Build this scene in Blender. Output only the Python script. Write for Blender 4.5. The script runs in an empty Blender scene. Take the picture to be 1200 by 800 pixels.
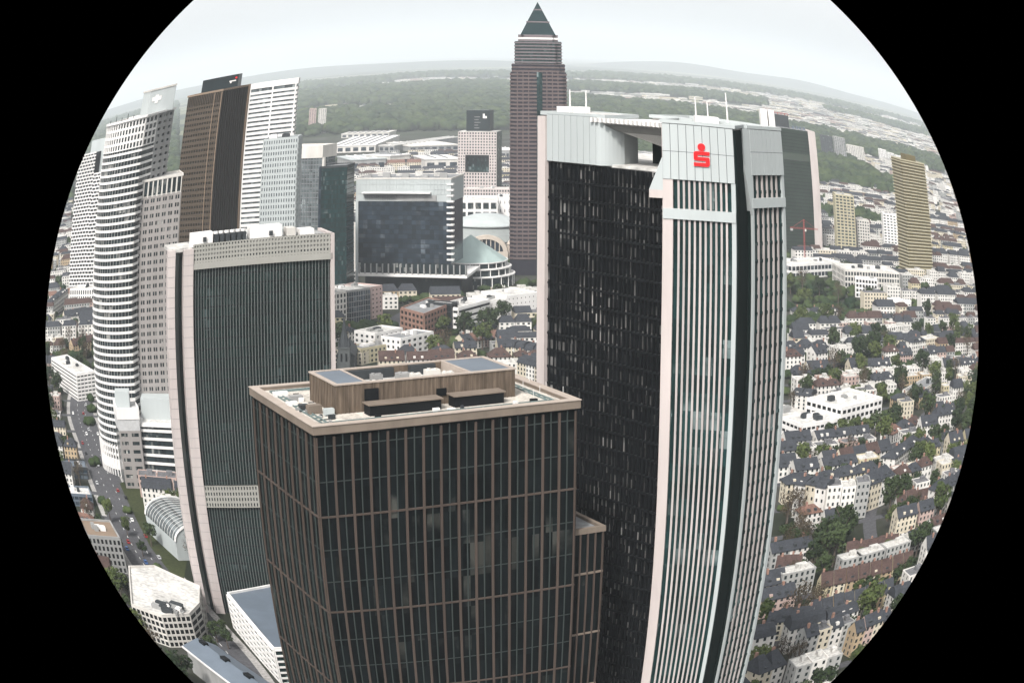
import bpy, bmesh, math, random
from mathutils import Vector, Matrix
R=math.radians
random.seed(7)
scn=bpy.context.scene
col=scn.collection

# ------------------------------------------------------------------ camera (fisheye lens, 200 m up a tower, looking over the city)
PITCH,ROLL=0.17329,0.00268
LF,LA,LB,LC=2000.0,0.0,-0.15,0.30475          # lens: theta(R), R in units of 500/1200 of the picture width
CAM=Vector((0,0,200))
cd=bpy.data.cameras.new('camera'); cam=bpy.data.objects.new('camera',cd); col.objects.link(cam); scn.camera=cam
cam.rotation_euler=(Matrix.Rotation(math.pi/2-PITCH,3,'X')@Matrix.Rotation(ROLL,3,'Z')).to_euler()
cam.location=CAM
cd.type='PANO'; cd.panorama_type='FISHEYE_LENS_POLYNOMIAL'
cd.sensor_fit='HORIZONTAL'; cd.sensor_width=36.0; cd.sensor_height=36.0*682/1024
k1=500/LF/15.0
cd.fisheye_polynomial_k0=0
cd.fisheye_polynomial_k1=-k1; cd.fisheye_polynomial_k2=-k1*LA/15; cd.fisheye_polynomial_k3=-k1*LB/225; cd.fisheye_polynomial_k4=-k1*LC/3375
def theta_of(r):
    q=r/500; return q*500/LF*(1+LA*q+LB*q*q+LC*q**3)
cd.fisheye_fov=2*theta_of(546.5)
cd.clip_start=0.5; cd.clip_end=90000

# ------------------------------------------------------------------ daylight: thin overcast, soft sun from behind the camera
SUN_EL,SUN_AZ=R(46),R(200)     # azimuth clockwise from +Y
w=bpy.data.worlds.new('World'); scn.world=w; w.use_nodes=True
nt=w.node_tree; nt.nodes.clear()
sky=nt.nodes.new('ShaderNodeTexSky'); sky.sky_type='NISHITA'; sky.sun_disc=False
sky.sun_elevation=SUN_EL; sky.sun_rotation=SUN_AZ; sky.air_density=1.0; sky.dust_density=4.0; sky.ozone_density=1.0; sky.altitude=100
hs=nt.nodes.new('ShaderNodeHueSaturation'); hs.inputs['Saturation'].default_value=0.04
bg=nt.nodes.new('ShaderNodeBackground'); bg.inputs[1].default_value=0.15
wo=nt.nodes.new('ShaderNodeOutputWorld')
nt.links.new(sky.outputs[0],hs.inputs['Color']); nt.links.new(hs.outputs[0],bg.inputs[0]); nt.links.new(bg.outputs[0],wo.inputs[0])
sd=bpy.data.lights.new('sun','SUN'); sd.energy=2.9; sd.angle=R(6); sd.color=(1.0,0.955,0.90)
so=bpy.data.objects.new('sun',sd); col.objects.link(so)
dv=Vector((math.sin(SUN_AZ)*math.cos(SUN_EL),math.cos(SUN_AZ)*math.cos(SUN_EL),math.sin(SUN_EL)))
so.rotation_euler=dv.to_track_quat('Z','Y').to_euler(); so.location=(0,-50,400)
scn.view_settings.view_transform='Standard'; scn.view_settings.look='None'; scn.view_settings.gamma=1
scn.view_settings.exposure=0.86; scn.view_settings.use_curve_mapping=False
try:
    scn.cycles.max_bounces=6; scn.cycles.volume_bounces=1; scn.cycles.use_denoising=True
    scn.cycles.volume_max_steps=64
except Exception: pass

# ------------------------------------------------------------------ lens maths: photo pixel <-> direction (used to measure real positions)
def direction(x,y):
    dx=x-600; dy=400-y; th=theta_of(math.hypot(dx,dy)); ph=math.atan2(dy,dx)+ROLL
    r=math.sin(th)*math.cos(ph); up=math.sin(th)*math.sin(ph); fw=math.cos(th)
    return math.atan2(r,fw*math.cos(PITCH)+up*math.sin(PITCH)), math.asin(up*math.cos(PITCH)-fw*math.sin(PITCH))
def P(x,y,z=0.0):                      # plan point where the line of sight meets height z
    a,e=direction(x,y); d=(z-CAM.z)/math.tan(e); return (d*math.sin(a),d*math.cos(a))
def KD(deg): return .825+.032*min(1,abs(deg)/8)
def A_(x,y,d):                         # plan point at plan distance d (metres)
    a,e=direction(x,y); return (d*math.sin(a),d*math.cos(a))
def Zt_(x,y,d):
    a,e=direction(x,y); return CAM.z+d*math.tan(e)
def A(x,y,d):                          # the same with d in surveyed units (about 0.85 m)
    a,e=direction(x,y); return A_(x,y,d*KD(math.degrees(a)*.85))
def Zt(x,y,d):
    a,e=direction(x,y); return Zt_(x,y,d*KD(math.degrees(a)*.85))
_tab=[(theta_of(i*2.0),i*2.0) for i in range(330)]
def project(x,y,z):
    v=(x,y,z-CAM.z); fw=v[1]*math.cos(PITCH)-v[2]*math.sin(PITCH); up=v[1]*math.sin(PITCH)+v[2]*math.cos(PITCH)
    th=math.atan2(math.hypot(v[0],up),fw); ph=math.atan2(up,v[0])-ROLL
    if th>=_tab[-1][0]: return (9999,9999)
    lo,hi=0,len(_tab)-1
    while hi-lo>1:
        m=(lo+hi)//2
        if _tab[m][0]>th: hi=m
        else: lo=m
    r=_tab[lo][1]+2*(th-_tab[lo][0])/max(1e-9,_tab[hi][0]-_tab[lo][0])
    return (600+r*math.cos(ph),400-r*math.sin(ph))
def inside(pt,poly):
    x,y=pt; c=False; j=len(poly)-1
    for i in range(len(poly)):
        xi,yi=poly[i]; xj,yj=poly[j]
        if (yi>y)!=(yj>y) and x<(xj-xi)*(y-yi)/(yj-yi)+xi: c=not c
        j=i
    return c

# ------------------------------------------------------------------ materials
MATS={}
def _nodes(name):
    m=bpy.data.materials.new(name); m.use_nodes=True; n=m.node_tree; b=n.nodes['Principled BSDF']; return m,n,b
def mat(name,c,rough=0.75,var=0.18,scale=0.25,streak=0.0,spec=0.16,metal=0.0,fine=0.0):
    if name in MATS: return MATS[name]
    m,n,b=_nodes(name); L=n.links
    tc=n.nodes.new('ShaderNodeNewGeometry')
    mp=n.nodes.new('ShaderNodeMapping'); mp.inputs['Scale'].default_value=(scale,scale,scale*(0.12 if streak else 1))
    L.new(tc.outputs['Position'],mp.inputs[0])
    no=n.nodes.new('ShaderNodeTexNoise'); no.inputs['Scale'].default_value=1.0; no.inputs['Detail'].default_value=6; no.inputs['Roughness'].default_value=0.65
    L.new(mp.outputs[0],no.inputs['Vector'])
    rp=n.nodes.new('ShaderNodeMapRange'); rp.inputs['From Min'].default_value=0.3; rp.inputs['From Max'].default_value=0.7
    rp.inputs['To Min'].default_value=1-var-streak; rp.inputs['To Max'].default_value=1+var
    L.new(no.outputs['Fac'],rp.inputs[0])
    mx=n.nodes.new('ShaderNodeMix'); mx.data_type='RGBA'; mx.blend_type='MULTIPLY'; mx.inputs['Factor'].default_value=1
    mx.inputs[6].default_value=(*c,1); L.new(rp.outputs[0],mx.inputs[7])
    out=mx.outputs[2]
    if fine:
        n2=n.nodes.new('ShaderNodeTexNoise'); n2.inputs['Scale'].default_value=fine; n2.inputs['Detail'].default_value=3
        L.new(tc.outputs['Position'],n2.inputs['Vector'])
        r2=n.nodes.new('ShaderNodeMapRange'); r2.inputs['From Min'].default_value=0.3; r2.inputs['From Max'].default_value=0.7; r2.inputs['To Min'].default_value=0.7; r2.inputs['To Max'].default_value=1.25
        L.new(n2.outputs['Fac'],r2.inputs[0])
        m2=n.nodes.new('ShaderNodeMix'); m2.data_type='RGBA'; m2.blend_type='MULTIPLY'; m2.inputs['Factor'].default_value=1
        L.new(out,m2.inputs[6]); L.new(r2.outputs[0],m2.inputs[7]); out=m2.outputs[2]
    L.new(out,b.inputs['Base Color']); b.inputs['Roughness'].default_value=rough; b.inputs['Metallic'].default_value=metal
    b.inputs['Specular IOR Level'].default_value=spec
    MATS[name]=m; return m
def glass(name,c,c2,frac=0.12,cw=1.6,ch=3.5,rough=0.18,spec=0.5,base=0.0,dy=0.6):
    """dark window glass; some panes have pale blinds drawn behind them"""
    if name in MATS: return MATS[name]
    m,n,b=_nodes(name); L=n.links
    g=n.nodes.new('ShaderNodeNewGeometry'); s=n.nodes.new('ShaderNodeSeparateXYZ'); L.new(g.outputs['Position'],s.inputs[0])
    a=n.nodes.new('ShaderNodeMath'); a.operation='MULTIPLY'; a.inputs[1].default_value=dy; L.new(s.outputs['Y'],a.inputs[0])
    a2=n.nodes.new('ShaderNodeMath'); a2.operation='ADD'; L.new(s.outputs['X'],a2.inputs[0]); L.new(a.outputs[0],a2.inputs[1])
    def cell(o,d):
        q=n.nodes.new('ShaderNodeMath'); q.operation='DIVIDE'; q.inputs[1].default_value=d; L.new(o,q.inputs[0])
        f=n.nodes.new('ShaderNodeMath'); f.operation='FLOOR'; L.new(q.outputs[0],f.inputs[0]); return f.outputs[0]
    cb=n.nodes.new('ShaderNodeCombineXYZ'); L.new(cell(a2.outputs[0],cw),cb.inputs[0]); L.new(cell(s.outputs['Z'],ch),cb.inputs[2])
    wn=n.nodes.new('ShaderNodeTexWhiteNoise'); L.new(cb.outputs[0],wn.inputs['Vector'])
    no=n.nodes.new('ShaderNodeTexNoise'); no.inputs['Scale'].default_value=0.075; no.inputs['Detail'].default_value=5; L.new(g.outputs['Position'],no.inputs['Vector'])
    ad=n.nodes.new('ShaderNodeMath'); ad.operation='MULTIPLY'; L.new(wn.outputs['Value'],ad.inputs[0])
    ma=n.nodes.new('ShaderNodeMath'); ma.operation='MULTIPLY_ADD'; ma.inputs[1].default_value=2.6; ma.inputs[2].default_value=-.3; L.new(no.outputs['Fac'],ma.inputs[0]); L.new(ma.outputs[0],ad.inputs[1])
    rp=n.nodes.new('ShaderNodeMapRange'); rp.inputs['From Min'].default_value=1-frac; rp.inputs['From Max'].default_value=1.25; rp.inputs['To Min'].default_value=0.0; rp.inputs['To Max'].default_value=1
    L.new(ad.outputs[0],rp.inputs[0])
    mx=n.nodes.new('ShaderNodeMix'); mx.data_type='RGBA'; mx.inputs[6].default_value=(*c,1); mx.inputs[7].default_value=(*c2,1); L.new(rp.outputs[0],mx.inputs[0])
    w2=n.nodes.new('ShaderNodeTexWhiteNoise'); w2.noise_dimensions='4D'; w2.inputs['W'].default_value=7; L.new(cb.outputs[0],w2.inputs['Vector'])
    m3=n.nodes.new('ShaderNodeMath'); m3.operation='MULTIPLY'; L.new(w2.outputs['Value'],m3.inputs[0]); L.new(no.outputs['Fac'],m3.inputs[1])
    rs=n.nodes.new('ShaderNodeMapRange'); rs.inputs['From Min'].default_value=0; rs.inputs['From Max'].default_value=.6; rs.inputs['To Min'].default_value=.6; rs.inputs['To Max'].default_value=1.9; L.new(m3.outputs[0],rs.inputs[0])
    m4=n.nodes.new('ShaderNodeMix'); m4.data_type='RGBA'; m4.blend_type='MULTIPLY'; m4.inputs['Factor'].default_value=1; L.new(mx.outputs[2],m4.inputs[6]); L.new(rs.outputs[0],m4.inputs[7])  # uneven reflections painted into the base colour, pane by pane
    L.new(m4.outputs[2],b.inputs['Base Color']); b.inputs['Roughness'].default_value=rough; b.inputs['Specular IOR Level'].default_value=spec
    MATS[name]=m; return m
M={}
M['white']=mat('white_panel',(.60,.585,.57),.6,.08,.08,.1)
M['offwhite']=mat('off_white_render',(.46,.44,.41),.7,.12,.1,.12)
M['concrete']=mat('grey_concrete',(.24,.24,.235),.8,.16,.12,.15)
M['pale_grey']=mat('pale_grey_panel',(.34,.365,.365),.55,.07,.05,.06)
M['dark_grey']=mat('dark_grey_metal',(.03,.034,.037),.6,.2,.1)
M['black']=mat('black_metal',(.006,.007,.008),.6,.2,.1,0,.08)
M['taupe']=mat('taupe_concrete',(.16,.13,.105),.75,.12,.15,.15)
M['rib_brown']=mat('brown_anodised_metal',(.064,.049,.041),.65,.12,.1,.1,.1)
M['rib_thin']=mat('grey_green_mullion',(.030,.038,.036),.6,.12,.1,0,.1)
M['panel_brown']=mat('brown_corrugated_cladding',(.115,.088,.066),.7,.3,.9,.3)
M['gravel']=mat('pale_roof_gravel',(.40,.37,.33),.95,.34,.22,0,.1,0,1.8)
M['roof_grey']=mat('grey_roof_felt',(.17,.175,.18),.9,.2,.08,0,.15,0,.5)
M['roof_pale']=mat('pale_roof_membrane',(.42,.41,.39),.85,.3,.07,0,.2,0,.5)
M['roof_blue']=mat('blue_grey_metal_roof',(.085,.105,.13),.5,.15,.1,0,.4)
M['pink_stone']=mat('pinkish_stone',(.36,.27,.25),.75,.1,.2)
M['red_granite']=mat('red_granite',(.086,.064,.062),.6,.14,.12)
M['sand_brown']=mat('weathered_brown_panel',(.17,.125,.09),.6,.1,.1)
M['brick']=mat('brown_brick',(.22,.13,.10),.85,.15,.3)
M['yellowish']=mat('sand_stone_panel',(.33,.30,.21),.75,.1,.2)
M['red']=mat('red_sign',(.72,.012,.015),.5,.04,.2)
M['red_paint']=mat('red_crane_paint',(.28,.05,.045),.5,.05,.2)
M['asphalt']=mat('asphalt',(.055,.055,.06),.9,.2,.05,0,.2,0,.6)
M['paving']=mat('pavement',(.26,.25,.24),.9,.2,.1,0,.2,0,.8)
M['paint']=mat('road_paint',(.72,.72,.70),.7,.15,.6)
M['lawn']=mat('lawn_grass',(.028,.034,.013),.95,.35,.03,0,.1,0,.5)
M['g_dark']=glass('dark_glass',(.0035,.005,.0055),(.030,.031,.028),.05,1.65,6.5,.35,.04)
M['g_fbc']=glass('green_black_glass',(.003,.009,.008),(.02,.03,.03),.03,1.6,3.6,.3,.12)
M['g_tri']=glass('shaft_side_glass',(.004,.005,.006),(.17,.165,.16),.38,1.25,1.8,.3,.12,0,-.85)
M['g_win']=glass('window_glass',(.010,.016,.018),(.16,.16,.15),.18,1.4,3.4,.25,.3)
M['g_teal']=glass('teal_glass',(.005,.018,.018),(.07,.09,.09),.12,1.5,3.6,.2,.25)
M['g_blue']=glass('blue_black_glass',(.013,.020,.028),(.05,.06,.07),.18,3.2,3.8,.2,.35)
M['g_grey']=glass('grey_curved_glass',(.06,.07,.073),(.13,.145,.145),.3,2.0,3.6,.2,.4)
M['dark_green']=mat('dark_green_panel',(.007,.014,.013),.85,.2,.2,.2,.03)
M['copper']=mat('pale_green_copper',(.25,.31,.30),.55,.1,.05)
M['slate_dome']=mat('grey_zinc_dome',(.20,.215,.21),.6,.1,.05)

# ------------------------------------------------------------------ mesh builder
class MB:
    def __init__(s): s.v=[]; s.f=[]; s.mi=[]; s.m=0
    def poly(s,pts):
        i=len(s.v); s.v+= [tuple(p) for p in pts]; s.f.append(tuple(range(i,i+len(pts)))); s.mi.append(s.m)
    def prism(s,pts,z0,z1,top=True,bot=False,pts2=None):
        n=len(pts); i=len(s.v); q=pts2 or pts
        s.v+=[(p[0],p[1],z0) for p in pts]+[(p[0],p[1],z1) for p in q]
        for k in range(n):
            j=(k+1)%n; s.f.append((i+k,i+j,i+n+j,i+n+k)); s.mi.append(s.m)
        if top: s.f.append(tuple(range(i+n,i+2*n))); s.mi.append(s.m)
        if bot: s.f.append(tuple(range(i+n-1,i-1,-1))); s.mi.append(s.m)
        return s
    def ring(s,pts,off,z0,z1,inn=-0.2):
        o=offset(pts,off); q=offset(pts,inn); n=len(pts); i=len(s.v)
        s.v+=[(p[0],p[1],z0) for p in o]+[(p[0],p[1],z1) for p in o]+[(p[0],p[1],z1) for p in q]+[(p[0],p[1],z0) for p in q]
        for k in range(n):
            j=(k+1)%n
            for a,b in ((0,1),(1,2),(2,3),(3,0)):
                s.f.append((i+a*n+k,i+a*n+j,i+b*n+j,i+b*n+k)); s.mi.append(s.m)
        return s
    def ebox(s,p,q,s0,s1,n0,n1,z0,z1):
        """box along plan edge p->q (outward normal on the right), s along it, n outward"""
        dx,dy=q[0]-p[0],q[1]-p[1]; l=math.hypot(dx,dy); ux,uy=dx/l,dy/l; nx,ny=uy,-ux
        c=[(p[0]+ux*a+nx*b,p[1]+uy*a+ny*b) for a,b in ((s0,n1),(s1,n1),(s1,n0),(s0,n0))]
        return s.prism(c,z0,z1,True,True)
    def box(s,cx,cy,z0,sx,sy,sz,rot=0.0):
        c,sn=math.cos(rot),math.sin(rot)
        pts=[(cx+a*c-b*sn,cy+a*sn+b*c) for a,b in ((-sx/2,-sy/2),(sx/2,-sy/2),(sx/2,sy/2),(-sx/2,sy/2))]
        return s.prism(pts,z0,z0+sz,True,True)
    def tube(s,a,b,r,n=6,r2=None):
        a=Vector(a); b=Vector(b); d=(b-a).normalized(); r2=r if r2 is None else r2
        u=d.orthogonal().normalized(); w_=d.cross(u); i=len(s.v)
        for c,rr in ((a,r),(b,r2)):
            for k in range(n):
                t=2*math.pi*k/n; s.v.append(tuple(c+(u*math.cos(t)+w_*math.sin(t))*rr))
        for k in range(n):
            j=(k+1)%n; s.f.append((i+k,i+j,i+n+j,i+n+k)); s.mi.append(s.m)
        s.f.append(tuple(range(i+n-1,i-1,-1))); s.mi.append(s.m); s.f.append(tuple(range(i+n,i+2*n))); s.mi.append(s.m)
        return s
    def mesh(s,name,mats,org=(0,0,0)):
        me=bpy.data.meshes.new(name)
        ox,oy,oz=org
        me.from_pydata([(a-ox,b-oy,c-oz) for a,b,c in s.v],[],s.f)
        if not isinstance(mats,(list,tuple)): mats=[mats]
        for m in mats: me.materials.append(m)
        if len(mats)>1: me.polygons.foreach_set('material_index',s.mi)
        me.update(); return me
    def build(s,name,mats,parent=None,label=None):
        org=(0,0,0)
        if parent is not None:
            org=tuple(parent.location); q=parent.parent
            while q is not None: org=tuple(a+b for a,b in zip(org,q.location)); q=q.parent
        o=bpy.data.objects.new(name,s.mesh(name,mats,org)); col.objects.link(o)
        if parent is not None: o.parent=parent
        if label: o['label']=label
        return o
def offset(pts,d):
    n=len(pts); out=[]
    for k in range(n):
        p0,p1,p2=pts[k-1],pts[k],pts[(k+1)%n]
        a=(p1[0]-p0[0],p1[1]-p0[1]); b=(p2[0]-p1[0],p2[1]-p1[1])
        la=math.hypot(*a) or 1; lb=math.hypot(*b) or 1
        n1=(a[1]/la,-a[0]/la); n2=(b[1]/lb,-b[0]/lb)
        m=(n1[0]+n2[0],n1[1]+n2[1]); q=max(.3,(m[0]*n1[0]+m[1]*n1[1]))
        out.append((p1[0]+m[0]/q*d,p1[1]+m[1]/q*d))
    return out
def tag(o,label,cat,group=None):
    o['label']=label; o['category']=cat
    if group: o['group']=group
    return o
def thing(name,label,cat,loc,group=None):
    o=bpy.data.objects.new(name,None); col.objects.link(o); o.location=(loc[0],loc[1],loc[2] if len(loc)>2 else 0)
    o.empty_display_size=2; return tag(o,label,cat,group)
def struct(name,mb,m,kind='structure'):
    o=mb.build(name,m); o['kind']=kind; return o
def lerp(a,b,t): return (a[0]+(b[0]-a[0])*t,a[1]+(b[1]-a[1])*t)
def dist(a,b): return math.hypot(a[0]-b[0],a[1]-b[1])
def rect(fl,fr,depth):
    """front-left, front-right, depth away from camera -> ccw rectangle"""
    dx,dy=fr[0]-fl[0],fr[1]-fl[1]; l=math.hypot(dx,dy); nx,ny=-dy/l,dx/l
    return [fl,fr,(fr[0]+nx*depth,fr[1]+ny*depth),(fl[0]+nx*depth,fl[1]+ny*depth)]
def centre(pts): return (sum(p[0] for p in pts)/len(pts),sum(p[1] for p in pts)/len(pts),0)
def inset_pt(pts,u,v):          # bilinear point in a quad
    a=lerp(pts[0],pts[1],u); b=lerp(pts[3],pts[2],u); return lerp(a,b,v)
FOOT=[]                          # footprints already taken
def taken(pts,pad=4): FOOT.append((offset(pts,pad),min(p[0] for p in pts)-pad,max(p[0] for p in pts)+pad,min(p[1] for p in pts)-pad,max(p[1] for p in pts)+pad))
def is_taken(x,y):
    for f,a,b,c,d in FOOT:
        if a<x<b and c<y<d and inside((x,y),f): return True
    return False
def grid(mb,p,q,z0,z1,nf,nc,pier,sp,dep,s0=0.0,s1=None):
    """piers and spandrels of a punched facade between z0 and z1"""
    l=dist(p,q); s1=l if s1 is None else s1; cw=(s1-s0)/nc; fh=(z1-z0)/nf
    for i in range(nc+1):
        c=s0+i*cw; mb.ebox(p,q,max(s0,c-pier/2),min(s1,c+pier/2),0,dep,z0,z1)
    for j in range(nf+1):
        a=z0+j*fh-sp/2; b=a+sp; mb.ebox(p,q,s0,s1,-.05,dep-.06,max(z0,a),min(z1,b))
def roof_kit(t,pts,z,wallm,roofm,par=1.0,units=3,seed=0,names=('ventilation_unit',),pw=.6):
    rnd=random.Random(seed)
    MB().prism(offset(pts,-.35),z-.3,z+.08).build('roof',roofm,t)
    MB().ring(pts,.12,z-.5,z+par,-pw).build('parapet',wallm,t)
    for k in range(units):
        u,v=rnd.uniform(.2,.8),rnd.uniform(.3,.75); c=inset_pt(pts,u,v); d=math.atan2(pts[1][1]-pts[0][1],pts[1][0]-pts[0][0])
        sx,sy,sz=rnd.uniform(2,6),rnd.uniform(2,4.5),rnd.uniform(1.2,2.8)
        m=MB().box(c[0],c[1],z+.09,sx,sy,sz,d); m.box(c[0],c[1],z+.09+sz,sx*.7,sy*.6,.35,d)
        m.build(names[k%len(names)],rnd.choice([M['white'],M['concrete'],M['dark_grey']]),t)
def block(name,label,cat,pts,z1,nf,cols,wallm=None,glassm=None,roofm=None,pier=.9,sp=1.4,dep=.35,par=1.0,units=3,z0=0,edges=(0,1,2,3),bands=True,group=None,seed=1,gname='facade_grid'):
    """a whole building: glazed core, one window row per floor, facade grid, parapet, roof, roof units"""
    wallm=wallm or M['offwhite']; glassm=glassm or M['g_win']; roofm=roofm or M['roof_pale']
    t=thing(name,label,cat,(*centre(pts)[:2],z0),group); taken(pts)
    MB().prism(pts,z0,z1-.35).build('core',wallm,t)
    fh=(z1-z0)/nf
    if bands:
        if nf<=40:
            for j in range(nf):
                MB().ring(pts,.07,z0+j*fh+sp/2-.1,z0+(j+1)*fh-sp/2+.1,-.1).build('window_row',glassm,t)
        else:
            MB().ring(pts,.07,z0,z1-.5,-.1).build('glazing',glassm,t)
    g=MB()
    for i in edges:
        p,q=pts[i],pts[(i+1)%len(pts)]; grid(g,p,q,z0,z1,nf,cols[i%len(cols)],pier,sp,dep)
    g.build(gname,wallm,t)
    roof_kit(t,pts,z1,wallm,roofm,par,units,seed)
    return t

# =================================================================== THE GROUND
gb=MB(); gb.prism([(-45000,-2000),(45000,-2000),(45000,70000),(-45000,70000)],-6,0,True,True)
def ground_mat():
    m,n,b=_nodes('city_ground'); L=n.links
    g=n.nodes.new('ShaderNodeNewGeometry')
    a=n.nodes.new('ShaderNodeTexNoise'); a.inputs['Scale'].default_value=0.012; a.inputs['Detail'].default_value=8; L.new(g.outputs['Position'],a.inputs['Vector'])
    c=n.nodes.new('ShaderNodeValToRGB'); e=c.color_ramp.elements; e[0].position=.38; e[0].color=(.012,.016,.009,1); e[1].position=.66; e[1].color=(.055,.054,.052,1)
    e2=c.color_ramp.elements.new(.5); e2.color=(.025,.027,.019,1)
    L.new(a.outputs['Fac'],c.inputs[0])
    # far countryside: fields and woods in kilometre patches
    f=n.nodes.new('ShaderNodeTexVoronoi'); f.inputs['Scale'].default_value=0.0016; mp=n.nodes.new('ShaderNodeMapping'); mp.inputs['Scale'].default_value=(.6,1.0,1)
    L.new(g.outputs['Position'],mp.inputs[0]); L.new(mp.outputs[0],f.inputs['Vector'])
    sx=n.nodes.new('ShaderNodeSeparateColor'); L.new(f.outputs['Color'],sx.inputs[0])
    c2=n.nodes.new('ShaderNodeValToRGB'); e=c2.color_ramp.elements; e[0].position=.45; e[0].color=(.022,.034,.018,1); e[1].position=.9; e[1].color=(.20,.19,.13,1)
    k=c2.color_ramp.elements.new(.7); k.color=(.06,.085,.03,1)
    L.new(sx.outputs[0],c2.inputs[0])
    s=n.nodes.new('ShaderNodeSeparateXYZ'); L.new(g.outputs['Position'],s.inputs[0])
    r=n.nodes.new('ShaderNodeMapRange'); r.inputs['From Min'].default_value=3600; r.inputs['From Max'].default_value=4600; L.new(s.outputs['Y'],r.inputs[0])
    mx=n.nodes.new('ShaderNodeMix'); mx.data_type='RGBA'; L.new(r.outputs[0],mx.inputs[0]); L.new(c.outputs[0],mx.inputs[6]); L.new(c2.outputs[0],mx.inputs[7])
    L.new(mx.outputs[2],b.inputs['Base Color']); b.inputs['Roughness'].default_value=.95; b.inputs['Specular IOR Level'].default_value=.1
    return m
M['ground']=ground_mat()
struct('ground',gb,M['ground'])

# haze: the air over the whole city
def haze():
    m=bpy.data.materials.new('haze_air'); m.use_nodes=True; n=m.node_tree; n.nodes.clear()
    o=n.nodes.new('ShaderNodeOutputMaterial'); v=n.nodes.new('ShaderNodeVolumePrincipled')
    v.inputs['Color'].default_value=(.89,.945,1.0,1); v.inputs['Density'].default_value=6.0e-5; v.inputs['Anisotropy'].default_value=0.1
    n.links.new(v.outputs[0],o.inputs['Volume']); return m
hb=MB(); hb.prism([(-46000,-2500),(46000,-2500),(46000,71000),(-46000,71000)],-8,1200,True,True)
struct('haze',hb,haze(),'stuff')

# far hills on the horizon
def hills(name,y0,x0,x1,h,seed):
    rnd=random.Random(seed); ph=[(rnd.uniform(0,6.28),rnd.uniform(.6,1)) for _ in range(6)]; n=120; b=MB(); rows=7
    for r in range(rows):
        t=r/(rows-1)
        for i in range(n):
            u=i/(n-1); x=x0+(x1-x0)*u
            env=math.sin(math.pi*u)**.6
            s=sum(a*math.sin(p+u*(3+k*4.1))/(k+1.3) for k,(p,a) in enumerate(ph))
            b.v.append((x,y0+t*4000,max(0.5,h*env*(.62+.28*s)*math.sin(math.pi*min(1,t*.62)))-2))
    for r in range(rows-1):
        for i in range(n-1):
            k=r*n+i; b.f.append((k,k+1,k+n+1,k+n)); b.mi.append(0)
    struct(name,b,mat('wooded_hills',(.035,.045,.03),.95,.3,.002))
hills('hills',21000,-9500,900,210,3)
hills('hills',24000,1200,9000,230,8)

# =================================================================== TOWERS
# ---- near brown ribbed tower
ZF=135
b_=P(366,502,ZF); c_=P(682,470,ZF)
F=offset(rect(b_,c_,38),-.9)
t=thing('office_tower','dark glass office tower with brown vertical ribs and flat gravel roof in the foreground','tower',centre(F)); taken(F)
MB().prism(F,0,ZF-1.6).build('curtain_wall',M['g_dark'],t)
for i in range(4):
    p,q=F[i],F[(i+1)%4]; l=dist(p,q); nb=15 if i%2==0 else 8
    for k in range(nb+1):
        MB().ebox(p,q,max(0,k*l/nb-.2),min(l,k*l/nb+.2),0.02,.38,0,ZF-1.9).build('rib',M['rib_brown'],t)
        if k<nb: MB().ebox(p,q,(k+.5)*l/nb-.09,(k+.5)*l/nb+.09,0.02,.24,0,ZF-1.62).build('mullion',M['rib_thin'],t)
fz=ZF-3.6; k=0
while fz>4:
    strong=(k%3==2)
    MB().ring(F,.30 if strong else .10,fz-(.17 if strong else .09),fz+(.17 if strong else .09),-.1).build('floor_line',M['rib_brown'] if strong else M['rib_thin'],t)
    fz-=6.5; k+=1
MB().ring(F,.75,ZF-1.3,ZF+.2,-.8).build('parapet',M['taupe'],t)
MB().ring(F,.9,ZF+.202,ZF+.36,-.9).build('coping',mat('beige_coping',(.30,.255,.22),.7,.1,.3),t)
MB().prism(offset(F,-.9),ZF-1.59,ZF-.4).build('roof',M['gravel'],t)
tr=MB()
for off in (-2.6,-3.6): tr.ring(F,off,ZF-.39,ZF-.12,off-.16)
for i in range(4):
    p,q=F[i],F[(i+1)%4]; l=dist(p,q)
    for k in range(14): tr.ebox(p,q,4+(l-8)*k/13,4.2+(l-8)*k/13,-3.6,-2.6,ZF-.38,ZF-.2)
tr.build('cleaning_track',mat('teal_steel',(.10,.14,.14),.5,.1,.2),t)
# roof penthouse
f0=P(396,484,ZF); f1=P(600,461,ZF); f2=P(360,458,ZF)
ux=(F[1][0]-F[0][0])/dist(F[0],F[1]),(F[1][1]-F[0][1])/dist(F[0],F[1]); vy=(-ux[1],ux[0])
def FP(u,v): return (F[0][0]+ux[0]*u+vy[0]*v,F[0][1]+ux[1]*u+vy[1]*v)
def uvF(p): d=(p[0]-F[0][0],p[1]-F[0][1]); return (d[0]*ux[0]+d[1]*ux[1],d[0]*vy[0]+d[1]*vy[1])
a0=uvF(f0); a1=uvF(f1)
u0,u1=a0[0],a1[0]; v0=(a0[1]+a1[1])/2; dep=13.5
PH=[FP(u0,v0),FP(u1,v0),FP(u1,v0+dep),FP(u0,v0+dep)]; ZP=ZF+5.0
w_=MB().ring(PH,0,ZF-.39,ZP-.2,-.5)
pent=w_.build('penthouse',M['panel_brown'],t)
cr=MB()
for i in range(4):
    p,q=PH[i],PH[(i+1)%4]; l=dist(p,q); n=int(l/.8)
    for k in range(n): cr.ebox(p,q,k*l/n,k*l/n+.28,.003,.14,ZF-.39,ZP-.25)
cr.build('cladding',M['panel_brown'],pent)
MB().ring(PH,.25,ZP-.2,ZP+.06,-.55).build('coping',MATS['beige_coping'],pent)
e0=.17; e1=.75
MB().prism([inset_pt(PH,.012,.04),inset_pt(PH,e0,.04),inset_pt(PH,e0,.96),inset_pt(PH,.012,.96)],ZP-.5,ZP-.08).build('deck',M['roof_blue'],pent)
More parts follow.
